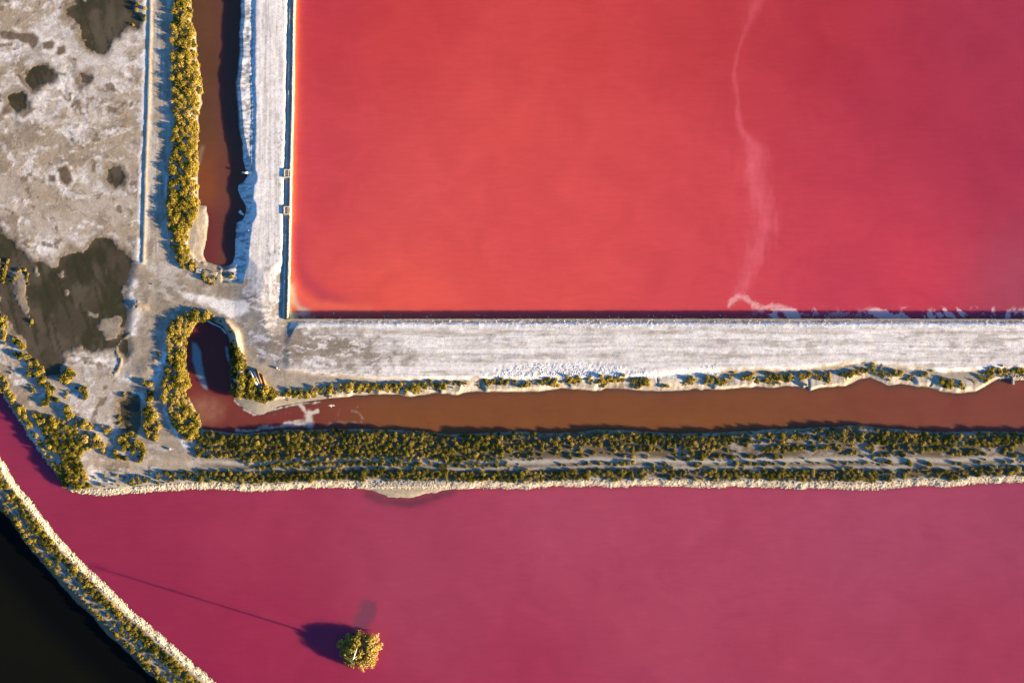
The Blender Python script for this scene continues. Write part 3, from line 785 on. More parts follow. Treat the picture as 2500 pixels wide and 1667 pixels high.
def canal_foam(x, y):
    f = np.zeros(x.shape)
    for pts, w_, st in ((T(560, 960, 6.918, [(90, 120), (260, 270), (400, 350), (500, 365), (640, 300), (850, 245), (1080, 195), (1300, 165), (1400, 175), (1520, 150)]), 2.6, .95),
                        (T(560, 960, 6.918, [(1200, 190), (1250, 250), (1300, 330), (1400, 330), (1480, 300)]), 5.5, 1.0),
                        (T(560, 960, 6.918, [(1340, 340), (1340, 420), (1360, 520)]), 11, .95),
                        (T(560, 960, 6.918, [(1380, 520), (1180, 520), (950, 510)]), 7, .9), (T(560, 960, 6.918, [(1250, 440), (1100, 480), (950, 500)]), 4, .8),
                        (T(560, 960, 6.918, [(1000, 540), (800, 570), (560, 590), (430, 630), (300, 640), (120, 620)]), 5, .75), (T(560, 960, 6.918, [(640, 550), (520, 580)]), 6, .7),
                        (T(560, 960, 6.918, [(1620, 560), (1750, 480), (1900, 490), (2250, 490)]), 4.5, .5), (T(560, 960, 6.918, [(2050, 290), (2130, 300), (2200, 350), (2250, 430)]), 4.5, .5),
                        (T(560, 960, 6.918, [(1870, 250), (1840, 330), (1830, 400)]), 3, .42), (T(560, 960, 6.918, [(2100, 280), (2180, 220)]), 3, .42),
                        (T(560, 960, 6.918, [(950, 330), (1050, 330), (1140, 350)]), 3, .45), (T(560, 960, 6.918, [(760, 360), (820, 330)]), 3, .4)):
        d = segdist(x, y, pts) + 7 * (fbm(x / 7, y / 7, 55, 3) - .5)
        f = np.maximum(f, .85 * st * np.exp(-(np.clip(d, 0, 99) / (w_ * 1.25)) ** 2))
    return f
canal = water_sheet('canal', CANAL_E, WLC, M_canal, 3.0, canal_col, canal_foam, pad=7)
def canaln_col(x, y):
    c = np.broadcast_to(srgb(96, 64, 44), x.shape + (3,)).copy()
    c = mixc(c, srgb(126, 72, 42), sst(300, 440, y) * .9)
    c = mixc(c, srgb(112, 52, 50), sst(470, 540, y))
    c = mixc(c, srgb(104, 62, 54), sst(512, 545, x) * .8)  # redder fill for the shaded east half, put into the water colour
    d = segdist(x, y, [(495, 360), (487, 385), (484, 400)]) + 3 * (fbm(x / 7, y / 7, 57, 2) - .5)
    c = mixc(c, srgb(140, 120, 100), .8 * np.exp(-(d / 5) ** 2))
    return c
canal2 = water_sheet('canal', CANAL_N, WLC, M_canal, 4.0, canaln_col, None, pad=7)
def lag_col(x, y):
    dk = segdist(x, y, DYKE_SW)
    c = np.broadcast_to(np.array([.0030, .0032, .0022]), x.shape + (3,)).copy()
    return mixc(c, np.array([.0065, .0062, .003]), sst(60, 130, dk) * (1 - .6 * sst(200, 420, dk)))
lagoon = water_sheet('lagoon', LAGOON, 0.0, M_dark, 12.0, lag_col, None, pad=7)
def pool_col(x, y):
    c = np.broadcast_to(np.array([.085, .070, .045]), x.shape + (3,)).copy()
    c = mixc(c, np.array([.045, .048, .022]), sst(.42, .6, fbm(x / 40, y / 70, 63, 4)))
    c = mixc(c, np.array([.15, .125, .09]), .75 * sst(.46, .74, fbm(x / 40, y / 60, 67, 5, .6)))
    c = mixc(c, np.array([.03, .035, .012]), .7 * sst(.60, .68, fbm((x - .3 * y) / 9, y / 80, 69, 3)))
    return c
PL = 0.238
for p in POOLS:
    water_sheet('pool', p, PL, M_pool, 4.0, pool_col, None, pad=12)

# ------------------------------------------------------------------ plants
def clump_mesh(name, seed, nleaf=150, lobes=6, height=.85, size=(.10, .23), mat=M_leaf, flat=.0):
    r = np.random.default_rng(seed)
    lob = [(0, 0, .15, .62)]
    for i in range(lobes):
        a = 2 * math.pi * (i + r.random() * .7) / lobes; d = .35 + .22 * r.random()
        lob.append((d * math.cos(a), d * math.sin(a), .05 + .25 * r.random(), .36 + .2 * r.random()))
    V = []; F = []
    for k in range(nleaf):
        lx, ly, lz, lr = lob[r.integers(len(lob))]
        v = r.normal(size=3); v /= np.linalg.norm(v); v[2] = abs(v[2]) * .95 + .02
        rad = lr * (0.55 + .5 * r.random() ** .6)
        c = np.array([lx, ly, lz]) + v * rad * np.array([1, 1, height])
        c[2] = max(.03, c[2])
        nrm = v + .55 * r.normal(size=3); nrm /= np.linalg.norm(nrm)
        t = np.cross(nrm, r.normal(size=3)); t /= np.linalg.norm(t); b = np.cross(nrm, t)
        s = r.uniform(*size); w = s * r.uniform(.45, .8)
        i0 = len(V)
        V += [c - t * s * .5, c + b * w * .5 + nrm * .02, c + t * s * .5, c - b * w * .5 + nrm * .02]
        F.append((i0, i0 + 1, i0 + 2, i0 + 3))
    nl = len(F); low = [V[f[0]][2] < .26 for f in F]
    import bmesh
    for lx, ly, lz, lr in lob:
        bm = bmesh.new(); bmesh.ops.create_icosphere(bm, subdivisions=1, radius=lr * .66)
        i0 = len(V); bm.verts.index_update()
        for v in bm.verts: V.append(np.array([lx + v.co.x, ly + v.co.y, max(-.05, lz * .8 + v.co.z * height * .9)]))
        for f in bm.faces: F.append(tuple(i0 + v.index for v in f.verts))
        bm.free()
    me = bpy.data.meshes.new(name)
    me.from_pydata([tuple(v) for v in V], [], F); me.materials.append(mat); me.materials.append(M_dry); me.materials.append(M_twig_core)
    me.polygons.foreach_set('material_index', np.array([1 if (i < nl and low[i]) else (0 if i < nl else 2) for i in range(len(F))], np.int32))
    return me
SHRUBS = [clump_mesh('shrub_mesh', 100 + i, 330 + 12 * (i % 3), 5 + i % 3, .75 + .08 * (i % 4), mat=M_leafy if i < 6 else M_leaf) for i in range(12)]
SUNNY = {'hedge_track': .85, 'hedge_loop': .8, 'levee_strip': .75, 'pond_edge': .8, 'canal_end': .5, 'belt': .18, 'triangle': .45, 'pipe_clump': .2, 'flat_clump': .5, 'flat_row': .4,  # share of sunny leaf variants; low in the belt for its mutual shade
       'flat_column': .5, 'flat_round': .5, 'dyke': .4}
def variant(k): return int(rng.integers(0, 6)) + (0 if rng.random() < SUNNY[k] else 6)

plants = []          # (px, py, radius m, key)
def dens(poly, per1000, rmin, rmax, key, gate=0.0, gscale=20, gseed=5, fn=None):
    xs_ = [p[0] for p in poly]; ys_ = [p[1] for p in poly]
    x0, x1, y0, y1 = min(xs_), max(xs_), min(ys_), max(ys_)
    n = int((x1 - x0) * (y1 - y0) / 1000 * per1000 * 1.75)
    px = rng.uniform(x0, x1, n); py = rng.uniform(y0, y1, n)
    ok = inpoly(px, py, poly)
    if gate > 0: ok &= fbm(px / gscale, py / gscale, gseed, 3) > gate
    if fn is not None: ok &= rng.random(n) < fn(px, py)
    for a, b in zip(px[ok], py[ok]):
        plants.append((a, b, (rmin + (rmax - rmin) * rng.random() ** 2.0) * (1.35 if rng.random() < .05 else 1), key))
def row(pts, half, per100, rmin, rmax, key, gate=0, gscale=25, gseed=9):
    for (xa, ya), (xb, yb_) in zip(pts[:-1], pts[1:]):
        L = math.hypot(xb - xa, yb_ - ya); n = rng.poisson(L * per100 / 100 * 1.6)
        for _ in range(n):
            t = rng.random(); o = rng.normal() * half * .6
            x = xa + (xb - xa) * t - (yb_ - ya) / L * o; y = ya + (yb_ - ya) * t + (xb - xa) / L * o
            if gate and float(fbm(np.array(x / gscale), np.array(y / gscale), gseed, 3)) < gate: continue
            plants.append((x, y, rmin + (rmax - rmin) * rng.random() ** 2, key))
def spot(key, *pts):
    for x, y, r in pts: plants.append((x, y, r, key))

Z5 = lambda pts: T(0, 760, 3.267, pts)
Z6 = lambda pts: T(380, 740, 3.267, pts)
# hedge between the dirt track and the north canal
HEDGE_N = [(424, -300), (428, 0), (420, 54), (420, 161), (423, 268), (428, 295), (420, 348), (416, 420), (409, 467), (410, 534), (415, 582), (420, 609), (434, 636), (450, 655),
           (487, 654), (468, 630), (458, 601), (460, 561), (471, 550), (484, 505), (484, 454), (484, 400), (482, 354), (486, 321), (485, 281), (493, 257),
           (493, 209), (487, 171), (480, 134), (479, 80), (467, 54), (466, 0), (462, -300)]
dens(HEDGE_N, 22, .20, .62, 'hedge_track')
dens([(462, 655), (500, 662), (560, 668), (578, 662), (560, 690), (530, 698), (500, 690), (475, 672)], 9, .25, .48, 'canal_end', .46, 12)
# hedge round the canal loop
HEDGE_L = Z6([(300, 60), (180, 90), (100, 190), (100, 300), (90, 430), (62, 550), (62, 700), (80, 850), (130, 950), (200, 1040), (270, 1110), (340, 1060), (372, 990),
              (362, 950), (330, 880), (296, 800), (236, 720), (270, 660), (262, 560), (246, 420), (256, 290), (286, 230), (326, 165), (400, 140), (470, 140), (440, 80), (380, 60)])
dens(HEDGE_L, 22, .20, .66, 'hedge_loop')
dens(Z6([(440, 75), (530, 120), (600, 200), (640, 300), (690, 380), (760, 500), (740, 540), (640, 380), (600, 290), (560, 200), (500, 140), (450, 120)]), 8, .22, .42, 'canal_end', .42, 10)
dens(Z6([(605, 300), (640, 340), (690, 420), (720, 520), (780, 600), (800, 660), (880, 680), (950, 690), (1000, 730), (880, 780), (640, 750), (605, 700), (600, 450)]), 16, .42, .78, 'pipe_clump',
     fn=lambda x, y: 1 - inpoly(x, y, [(604, 898), (628, 895), (658, 945), (630, 948)]) * 1.0)
# strip on the salt road's canal bank
xs_n = np.arange(690, 2800, 9.0)
line_n = [(x, float(np.interp(x, [p[0] for p in CE_N[12:]], [p[1] for p in CE_N[12:]])) - 17 - 9 * float(vnoise(np.array(x / 40.), np.array(0.), 3))) for x in xs_n]
row(line_n[:40], 9, 70, .18, .45, 'levee_strip')
row(line_n[40:85], 8, 60, .16, .40, 'levee_strip', .40)
row([(x, y - 3) for x, y in line_n[85:]], 9, 56, .16, .48, 'levee_strip', .47, 30)
# long belt between canal and pink pond
def belt_fn(x, y):
    b = np.interp(x, [p[0] for p in CE_S], [p[1] for p in CE_S]); p_ = np.interp(x, [q[0] for q in TRI_EDGE[2:]], [q[1] for q in TRI_EDGE[2:]])
    p_ = np.where((x > 876) & (x < 1140), 1191.5, p_)
    v = (y - b) / (p_ - b)
    cl = sst(.42, .56, fbm(x / 55, y / 7, 205, 3)); cl2 = sst(.46, .58, fbm(x / 45, y / 5, 215, 3)); lane = lerp(.55, .25, sst(900, 1400, x)) + lerp(.45, .75, sst(900, 1400, x)) * sst(.40, .52, fbm(x / 150, y / 6, 209, 2))
    east = sst(1080, 1350, x)
    up_ = ((v > .03) & (v < .28)) * lerp(1.0, .35 + .65 * cl, east) + ((v >= .28) & (v < .50)) * lerp(1.0, .75 * cl2, east)
    gap = ((v >= .50) & (v < .56)) * lerp(.40, .01, east)
    rw = ((v >= .56) & (v < .62)) * lerp(.9, .65 * sst(.4, .5, fbm(x / 18, y / 30, 225, 2)), east)
    gap2 = ((v >= .62) & (v < .68)) * lerp(.12, .02, east)
    low = ((v >= .68) & (v < .87)) * lerp(1.0, .55 + .45 * cl, east)
    d = (up_ + gap + rw + gap2 + low) * lane
    # the track runs out on the west end
    west = 1 - sst(590, 625, x)
    d = np.where((x < 610) & (y > 1118) & (y < 1148), d * (1 - west), d)
    d = np.where((x < 480) & (y < 1148), 0, d)
    d = np.where((x < 460) & (y > 1148), d * .55, d)
    d = np.where((x < 330) & (y > 1148), d * .3, d)
    return d
dens([(210, 1150), (465, 1075), (500, 1040), (2840, 1030), (2840, 1185), (210, 1215)], 30, .15, .42, 'belt', fn=belt_fn)
# triangle of scrub
dens(Z5([(260, 795), (350, 820), (480, 855), (560, 920), (600, 870), (680, 850), (720, 960), (710, 1100), (640, 1170), (690, 1300), (700, 1410), (570, 1420), (500, 1380), (430, 1200), (350, 1000)]), 22, .20, .62, 'triangle', .30)
dens(Z5([(0, 470), (60, 560), (120, 680), (200, 790), (260, 920), (340, 1060), (400, 1160), (480, 1270), (540, 1390), (500, 1370), (400, 1220), (300, 1060), (220, 940), (130, 800), (50, 680), (0, 600)]), 15, .28, .50, 'pond_edge')
dens([(-330, 420), (-120, 725), (0, 905), (0, 948), (-120, 752), (-330, 450)], 13, .28, .50, 'pond_edge')
CK = ['flat_row'] * 6 + ['flat_clump'] * 3 + ['flat_column'] + ['flat_round'] * 5 + ['flat_clump'] * 3; ci = 0
for pl in ([(0, 0), (60, 60), (70, 150), (40, 260), (10, 280), (30, 180), (0, 90)], [(85, 210), (140, 215), (200, 260), (210, 310), (150, 290)], [(110, 330), (180, 340), (240, 350), (230, 400), (170, 390), (120, 370)],
           [(220, 400), (290, 380), (330, 450), (360, 500), (370, 600), (330, 610), (300, 540), (220, 500)], [(390, 570), (430, 560), (440, 620), (410, 700), (360, 770), (335, 760), (350, 690), (380, 640)],
           [(410, 670), (460, 680), (460, 725), (415, 720)], [(490, 460), (570, 450), (600, 520), (540, 560), (490, 540)], [(610, 620), (680, 610), (690, 700), (640, 730), (670, 660)],
           [(520, 740), (560, 745), (575, 860), (530, 870)], [(1160, 570), (1220, 560), (1220, 700), (1230, 800), (1280, 900), (1260, 1030), (1190, 1030), (1150, 930), (1150, 800), (1180, 680)],
           [(940, 1010), (1000, 980), (1040, 1030), (1080, 1080), (1060, 1140), (990, 1130), (970, 1060), (930, 1040)], [(1040, 950), (1080, 980), (1160, 1080), (1170, 1140), (1140, 1160), (1100, 1080), (1050, 1000)],
           [(910, 1110), (960, 1120), (960, 1170), (920, 1170)], [(980, 1150), (1060, 1190), (1050, 1215), (980, 1180)], [(1100, 1150), (1150, 1170), (1150, 1215), (1100, 1190)],
           [(810, 910), (885, 920), (890, 970), (830, 960)], [(740, 980), (800, 1000), (860, 1110), (820, 1130), (760, 1080), (740, 1110)], [(720, 900), (750, 920), (740, 980), (715, 960)]):
    dens(Z5(pl), 17, .30, .60, CK[ci]); ci += 1
for pl in ([(85, 440), (100, 445), (95, 500), (85, 490)], [(220, 570), (270, 600), (290, 660), (250, 640)], [(510, 570), (560, 560), (560, 590), (520, 600)], [(520, 630), (550, 640), (550, 700), (520, 690)],
           [(580, 590), (620, 600), (610, 620), (580, 620)], [(970, 630), (1010, 640), (1000, 700), (970, 690)], [(950, 830), (975, 840), (965, 920), (945, 900)], [(970, 1350), (930, 1380), (960, 1390)],
           [(225, 60), (260, 60), (255, 130), (225, 120)]):
    dens(Z5(pl), 16, .20, .38, 'flat_clump')
spot('flat_clump', (389, 865, .42), (336, 12, .45), (334, 25, .4), (355, 22, .4), (353, 40, .45), (352, 50, .4), (326, 62, .3), (318, 58, .25))
dens([(-40, 640), (4, 625), (0, 690), (-40, 690)], 10, .25, .45, 'flat_clump'); row([(6, 690), (14, 650), (20, 635)], 3, 30, .2, .32, 'flat_clump'); row([(30, 690), (50, 656), (66, 662), (68, 695)], 3, 18, .2, .3, 'flat_clump')
# dyke
def dyke_fn(x, y):
    a = np.interp(y, [p[1] for p in DYKE_NE], [p[0] for p in DYKE_NE]); b = np.interp(y, [p[1] for p in DYKE_SW], [p[0] for p in DYKE_SW])
    u = (a - x) / (a - b)
    cl = sst(.36, .52, fbm(x / 20, y / 20, 305, 3))
    return ((u > .27) & (u < .54)) * (.5 + .5 * cl) + ((u >= .54) & (u < .62)) * .06 + ((u >= .62) & (u < .72)) * .4 * cl + ((u >= .72) & (u < .80)) * .08 + ((u >= .80) & (u < .97)) * (.35 + .6 * cl)
dens([(-340, 560), (0, 1112), (820, 1965), (670, 1965), (0, 1250), (-340, 740)], 30, .18, .50, 'dyke', fn=dyke_fn)

KEYS = {'hedge_track': 'yellow-green saltbush in the hedge between the dirt track and the brown canal',
        'canal_end': 'small sparse saltbush beside the blind end of a brown canal',
        'hedge_loop': 'yellow-green saltbush in the hedge curving round the loop of the brown canal',
        'pipe_clump': 'green saltbush in the dense clump beside the pipes',
        'levee_strip': 'low saltbush on the canal bank of the white salt road',
        'belt': 'olive saltbush in the long scrub belt between brown canal and pink pond',
        'triangle': 'olive saltbush in the scrub thicket filling the corner above the pink pond',
        'pond_edge': 'straw-yellow saltbush in the row along the steep shore of the pond inlet',
        'flat_clump': 'yellow-green saltbush standing in a clump on the salt flat',
        'flat_row': 'bright saltbush in the ragged row along the lower shore of the big brown pool',
        'flat_column': 'saltbush in the narrow upright column beside the small dark pool',
        'flat_round': 'tall rounded saltbush in the cluster at the foot of the small dark pool',
        'dyke': 'yellow-green saltbush on the narrow dyke between pink pond and dark lagoon'}
GROUPS = {k: k.replace('_', ' ') + ' saltbushes' for k in KEYS}
pl = np.array([(p[0], p[1], p[2]) for p in plants]); keys = [p[3] for p in plants]
okp = zat(pl[:, 0], pl[:, 1]) > -0.02
infr = (pl[:, 0] > 5) & (pl[:, 0] < 2495) & (pl[:, 1] > 5) & (pl[:, 1] < 1662)
order = np.argsort(-(pl[:, 2] + np.array([.12 if k.startswith('flat') else (.05 if k == 'pipe_clump' else 0) for k in keys])))
single = [i for i in order if okp[i] and infr[i]][:296]
sset = set(single)
shrub_objs = []
for c_, i in enumerate(single):
    x, y, r = pl[i]
    vv = variant(keys[i]) if c_ > 40 else c_ % 12
    o = bpy.data.objects.new('saltbush', SHRUBS[vv]); COL.objects.link(o)
    o.location = P(x, y, -.03); o.rotation_euler = (0, 0, rng.uniform(0, 6.28))
    r *= 1.12
    o.scale = (r, r, r * rng.uniform(.85, 1.1))
    tag(o, KEYS[keys[i]], 'shrub', GROUPS[keys[i]])
    shrub_objs.append(o)

def scatter(name, pos, rotz, scale, idx, sources, kind='stuff', parent=None, zs=None):
    me = bpy.data.meshes.new(name); me.from_pydata([tuple(p) for p in pos], [], [])
    add_float(me, 'rz', rotz)
    a = me.attributes.new('sc', 'FLOAT_VECTOR', 'POINT')
    scv = np.stack([scale, scale, scale * (zs if zs is not None else 1)], -1).astype(np.float32); a.data.foreach_set('vector', scv.ravel())
    b = me.attributes.new('vi', 'INT', 'POINT'); b.data.foreach_set('value', np.asarray(idx, np.int32))
    o = bpy.data.objects.new(name, me); COL.objects.link(o)
    g = bpy.data.node_groups.new(name, 'GeometryNodeTree')
    g.interface.new_socket('Geometry', in_out='INPUT', socket_type='NodeSocketGeometry')
    g.interface.new_socket('Geometry', in_out='OUTPUT', socket_type='NodeSocketGeometry')
    gi = g.nodes.new('NodeGroupInput'); go = g.nodes.new('NodeGroupOutput')
    iop = g.nodes.new('GeometryNodeInstanceOnPoints'); jn = g.nodes.new('GeometryNodeJoinGeometry')
    for s in sources:
        oi = g.nodes.new('GeometryNodeObjectInfo'); oi.inputs['Object'].default_value = s; oi.inputs['As Instance'].default_value = True
        oi.transform_space = 'ORIGINAL'
        g.links.new(oi.outputs['Geometry'], jn.inputs[0])
    g.links.new(gi.outputs[0], iop.inputs['Points']); g.links.new(jn.outputs[0], iop.inputs['Instance'])
    iop.inputs['Pick Instance'].default_value = True
    def na(nm, typ):
        n = g.nodes.new('GeometryNodeInputNamedAttribute'); n.data_type = typ; n.inputs[0].default_value = nm; return n.outputs[0]
    g.links.new(na('vi', 'INT'), iop.inputs['Instance Index'])
    g.links.new(na('sc', 'FLOAT_VECTOR'), iop.inputs['Scale'])
    cx_ = g.nodes.new('ShaderNodeCombineXYZ'); g.links.new(na('rz', 'FLOAT'), cx_.inputs[2])
    er = g.nodes.new('FunctionNodeEulerToRotation'); g.links.new(cx_.outputs[0], er.inputs[0])
    g.links.new(er.outputs[0], iop.inputs['Rotation'])
    g.links.new(iop.outputs[0], go.inputs[0])
    md = o.modifiers.new('scatter', 'NODES'); md.node_group = g
    o['kind'] = kind
    return o
rest_i = [i for i in range(len(pl)) if okp[i] and i not in sset]
pos = [P(pl[i, 0], pl[i, 1], -.03) for i in rest_i]
n_ = len(rest_i)
sc = scatter('scrub', pos, rng.uniform(0, 6.28, n_), pl[rest_i, 2] * 1.12, np.array([variant(keys[i]) for i in rest_i]), shrub_objs[:12][::-1], zs=rng.uniform(.8, 1.1, n_))
tag(sc, 'low yellow-green saltbush scrub covering the banks and dykes', 'scrub')
print('shrubs', len(single), n_)

# ------------------------------------------------------------------ mesh kit
class MB:
    def __init__(s): s.v = []; s.f = []
    def box(s, c, size, rz=0.0, m=None):
        cx, cy, cz = c; a, b, h = [q / 2 for q in size]
        i = len(s.v); co, si = math.cos(rz), math.sin(rz)
        for dz in (-h, h):
            for dx, dy in ((-a, -b), (a, -b), (a, b), (-a, b)):
                s.v.append((cx + dx * co - dy * si, cy + dx * si + dy * co, cz + dz))
        s.f += [tuple(i + k for k in q) for q in ((3, 2, 1, 0), (4, 5, 6, 7), (0, 1, 5, 4), (1, 2, 6, 5), (2, 3, 7, 6), (3, 0, 4, 7))]
        return s
    def tube(s, p, q, r0, r1=None, n=10, cap=True):
        r1 = r0 if r1 is None else r1
        p = Vector(p); q = Vector(q); d = (q - p).normalized()
        u = d.orthogonal().normalized(); w = d.cross(u); i = len(s.v)
        for c, r in ((p, r0), (q, r1)):
            for k in range(n):
                a = 2 * math.pi * k / n; s.v.append(tuple(c + u * r * math.cos(a) + w * r * math.sin(a)))
        for k in range(n):
            s.f.append((i + k, i + (k + 1) % n, i + n + (k + 1) % n, i + n + k))
        if cap: s.f += [tuple(i + k for k in range(n))[::-1], tuple(i + n + k for k in range(n))]
        return s
    def pipe(s, p, q, ro, ri, n=16):
        p = Vector(p); q = Vector(q); d = (q - p).normalized()
        u = d.orthogonal().normalized(); w = d.cross(u); i = len(s.v)
        for c, r in ((p, ro), (q, ro), (q, ri), (p, ri)):
            for k in range(n):
                a = 2 * math.pi * k / n; s.v.append(tuple(c + u * r * math.cos(a) + w * r * math.sin(a)))
        for j in range(4):
            for k in range(n):
                a, b = i + j * n, i + ((j + 1) % 4) * n
                s.f.append((a + k, a + (k + 1) % n, b + (k + 1) % n, b + k))
        return s
    def build(s, name, mat, parent=None, smooth=False):
        me = bpy.data.meshes.new(name); me.from_pydata(s.v, [], s.f); me.materials.append(mat)
        if smooth:
            for p in me.polygons: p.use_smooth = True
        me.update()
        o = bpy.data.objects.new(name, me); COL.objects.link(o)
        if parent: o.parent = parent; o.matrix_parent_inverse = Matrix.Translation(parent.location).inverted()
        return o
def empty(name, loc):
    o = bpy.data.objects.new(name, None); o.location = loc; COL.objects.link(o); return o

def stone_mesh(name, seed, mat, flat=.6):
    r = np.random.default_rng(seed)
    import bmesh
    bm = bmesh.new(); bmesh.ops.create_icosphere(bm, subdivisions=1, radius=1)
    for v in bm.verts:
        k = 1 + .28 * r.normal(); v.co = v.co * max(.6, min(1.35, k)); v.co.z *= flat
    me = bpy.data.meshes.new(name); bm.to_mesh(me); bm.free(); me.materials.append(mat); return me

# ------------------------------------------------------------------ timber walls of the red pond
def wall(pts, label, ztop, step=3.0, stake_r=.085):
    t = empty('timber_wall', W(pts[0][0], pts[0][1], 0)); tag(t, label, 'wall')
    st = MB(); cap = MB(); back = MB()
    for (xa, ya), (xb, yb_) in zip(pts[:-1], pts[1:]):
        L = math.hypot(xb - xa, yb_ - ya); n = max(1, int(L / step))
        for k in range(n):
            x = xa + (xb - xa) * k / n; y = ya + (yb_ - ya) * k / n
            h = ztop + rng.normal() * .018
            r = stake_r * rng.uniform(.8, 1.15); nx, ny = -(yb_ - ya) / L, (xb - xa) / L
            j = rng.normal() * .25
            p = Vector(W(x + nx * j, y + ny * j, h))
            st.tube((p.x, p.y, -.4), p, r * 1.05, r * .85, 6)
    for seg in range(len(pts) - 1):
        (xa, ya), (xb, yb_) = pts[seg], pts[seg + 1]
        L = math.hypot(xb - xa, yb_ - ya); n = max(1, int(L / 42))
        for k in range(n):
            t0, t1 = k / n, (k + 1) / n - .004
            a = Vector(W(xa + (xb - xa) * t0, ya + (yb_ - ya) * t0, ztop)); b = Vector(W(xa + (xb - xa) * t1, ya + (yb_ - ya) * t1, ztop))
            d = b - a; ang = math.atan2(d.y, d.x); c = (a + b) / 2; nrm = Vector((-math.sin(ang), math.cos(ang), 0))
            off = .12
            back.box(tuple(c + nrm * (-off if pts[0][1] < pts[-1][1] - 50 else -off) + Vector((0, 0, -.20 + rng.normal() * .01))), (d.length, .06, .40), ang)
    so = st.build('stakes', M_cap, t); so['kind'] = 'stuff'
    bo = back.build('plank_backing', M_wood, t)
    return t
wall([(722, -300), (717.5, 0), (713.5, 270), (709.5, 410), (705.5, 640), (701.5, 778)], 'pale stake wall along the levee trench, running north from the corner of the red pond', .58, 2.2, .11)
wall([(701.5, 779.5), (1400, 778.5), (2100, 778.8), (2840, 780.5)], 'long dotted stake wall between red pond and broad white salt road', .60, 3.1, .085)

# ------------------------------------------------------------------ sluices
def sluice(cx, cy, label):
    base = Vector(W(cx, cy, .3)); t = empty('sluice_box', base); tag(t, label, 'sluice', None)
    w, h = 14.5 * S, 20 * S; th = .15; zt = .67; hh = .55
    z = zt - hh / 2
    for sy in (-1, 1):
        MB().box((base.x, base.y + sy * (h / 2 - th / 2), z), (w, th, hh)).build('side_wall', M_conc, t)
    MB().box((base.x - w / 2 + th / 2, base.y, z - .004), (th, h - 2 * th, hh)).build('back_wall', M_conc, t)
    MB().box((base.x + w / 2 - th / 2, base.y, z - .1), (th, h - 2 * th, hh - .2)).build('front_sill', M_conc, t)
    MB().box((base.x + w * .22, base.y, z + .06), (.07, h - 2 * th, hh - .15)).build('gate_board', M_wood, t)
    MB().box((base.x - w * .12, base.y, z - .12), (.22, h - 2 * th, hh - .3)).build('gate_board', M_cap, t)
    MB().box((base.x, base.y, zt - hh - .02), (w - 2 * th, h - 2 * th, .08)).build('floor_slab', M_rust, t)
    return t
sluice(702, 424.5, 'concrete sluice box with open gate set in the stake wall, farther from the pond corner')
sluice(701, 514.5, 'concrete sluice box with pale inner board in the stake wall, closer to the pond corner')

# ------------------------------------------------------------------ pipes by the canal loop
def lie(x0, y0, x1, y1, ro, name, label, mat, cat='pipe', dz=0.0, ri=None):
    za = float(max(zat(x0, y0), zat(x1, y1))) + ro * .92 + dz
    a, b = Vector(W(x0, y0, za)), Vector(W(x1, y1, za))
    o = MB().pipe(a, b, ro, ri or ro * .84).build(name, mat, None, False)
    for p in o.data.polygons: p.use_smooth = True
    return tag(o, label, cat)
lie(609.5, 905, 629, 941.5, .20, 'drain_pipe', 'white pipe at the scrub edge, outermost and farthest from the rusty pipes', M_white)
lie(620.5, 907, 634.5, 936.5, .17, 'drain_pipe', 'white pipe lying between another white pipe and a rusty pipe', M_white)
lie(625.5, 901, 640, 936.5, .20, 'drain_pipe', 'long rusty orange pipe lying against a white pipe', M_rust)
lie(638, 914, 650.5, 943.5, .20, 'drain_pipe', 'shorter rusty orange pipe on the open dirt side of the pipe pile', M_rust)
a = Vector(W(591.5, 421.5, .18)); b = Vector(W(606, 422.5, .26))
tag(MB().pipe(a, b, .17, .13).build('outfall_pipe', M_white, None, True), 'short pipe poking from the salt bank into the brown canal', 'pipe')

# ------------------------------------------------------------------ slabs, planks, stones
def plank(name, x0, y0, x1, y1, w_, t_, mat, label, cat, dz=.02, za=None, zb=None):
    z0 = float(zat(x0, y0)) + dz if za is None else za; z1 = float(zat(x1, y1)) + dz if zb is None else zb
    a, b = Vector(W(x0, y0, z0)), Vector(W(x1, y1, z1)); d = (b - a).normalized()
    s = d.cross(Vector((0, 0, 1))).normalized() * w_ / 2; u = Vector((0, 0, t_))
    mb = MB(); ins = d * .03
    lo = [a + s - u * .5, b + s - u * .5, b - s - u * .5, a - s - u * .5]; s2 = s * .9
    hi = [a + s2 + ins + u * .5, b + s2 - ins + u * .5, b - s2 - ins + u * .5, a - s2 + ins + u * .5]
    mb.v = [tuple(p) for p in lo + hi]
    mb.f = [(3, 2, 1, 0), (4, 5, 6, 7), (0, 1, 5, 4), (1, 2, 6, 5), (2, 3, 7, 6), (3, 0, 4, 7)]
    return tag(mb.build(name, mat), label, cat)
plank('plank', 575, 563, 607, 562.5, .16, .08, M_white, 'thin white plank laid from the salt bank down to the brown canal', 'plank', .06)
plank('concrete_slab', 479, 660, 491, 662, .75, .16, M_slab, 'small square grey slab at the blind end of the north canal', 'slab', .12)
for k, (x0, y0, x1, y1, lb) in enumerate(((492, 660, 530, 667, 'grey beam nearest the water at the blind end of the north canal'), (491, 664, 528, 671, 'grey beam behind another beam at the blind end of the north canal'))):
    plank('timber_beam', x0, y0, x1, y1, .16, .14, M_slab, lb, 'beam', .08)
plank('concrete_slab', 506, 783, 524, 793, .30, .12, M_slab, 'long grey slab edging the rounded tip of the canal loop', 'slab', .1)
plank('concrete_slab', 524, 792, 540, 800, .22, .12, M_slab, 'narrow grey slab edging the canal loop, behind the longer slab', 'slab', .1)
plank('concrete_slab', 541, 801, 552, 814, .3, .12, M_slab, 'short pale slab on the side bank of the canal loop', 'slab', .1)
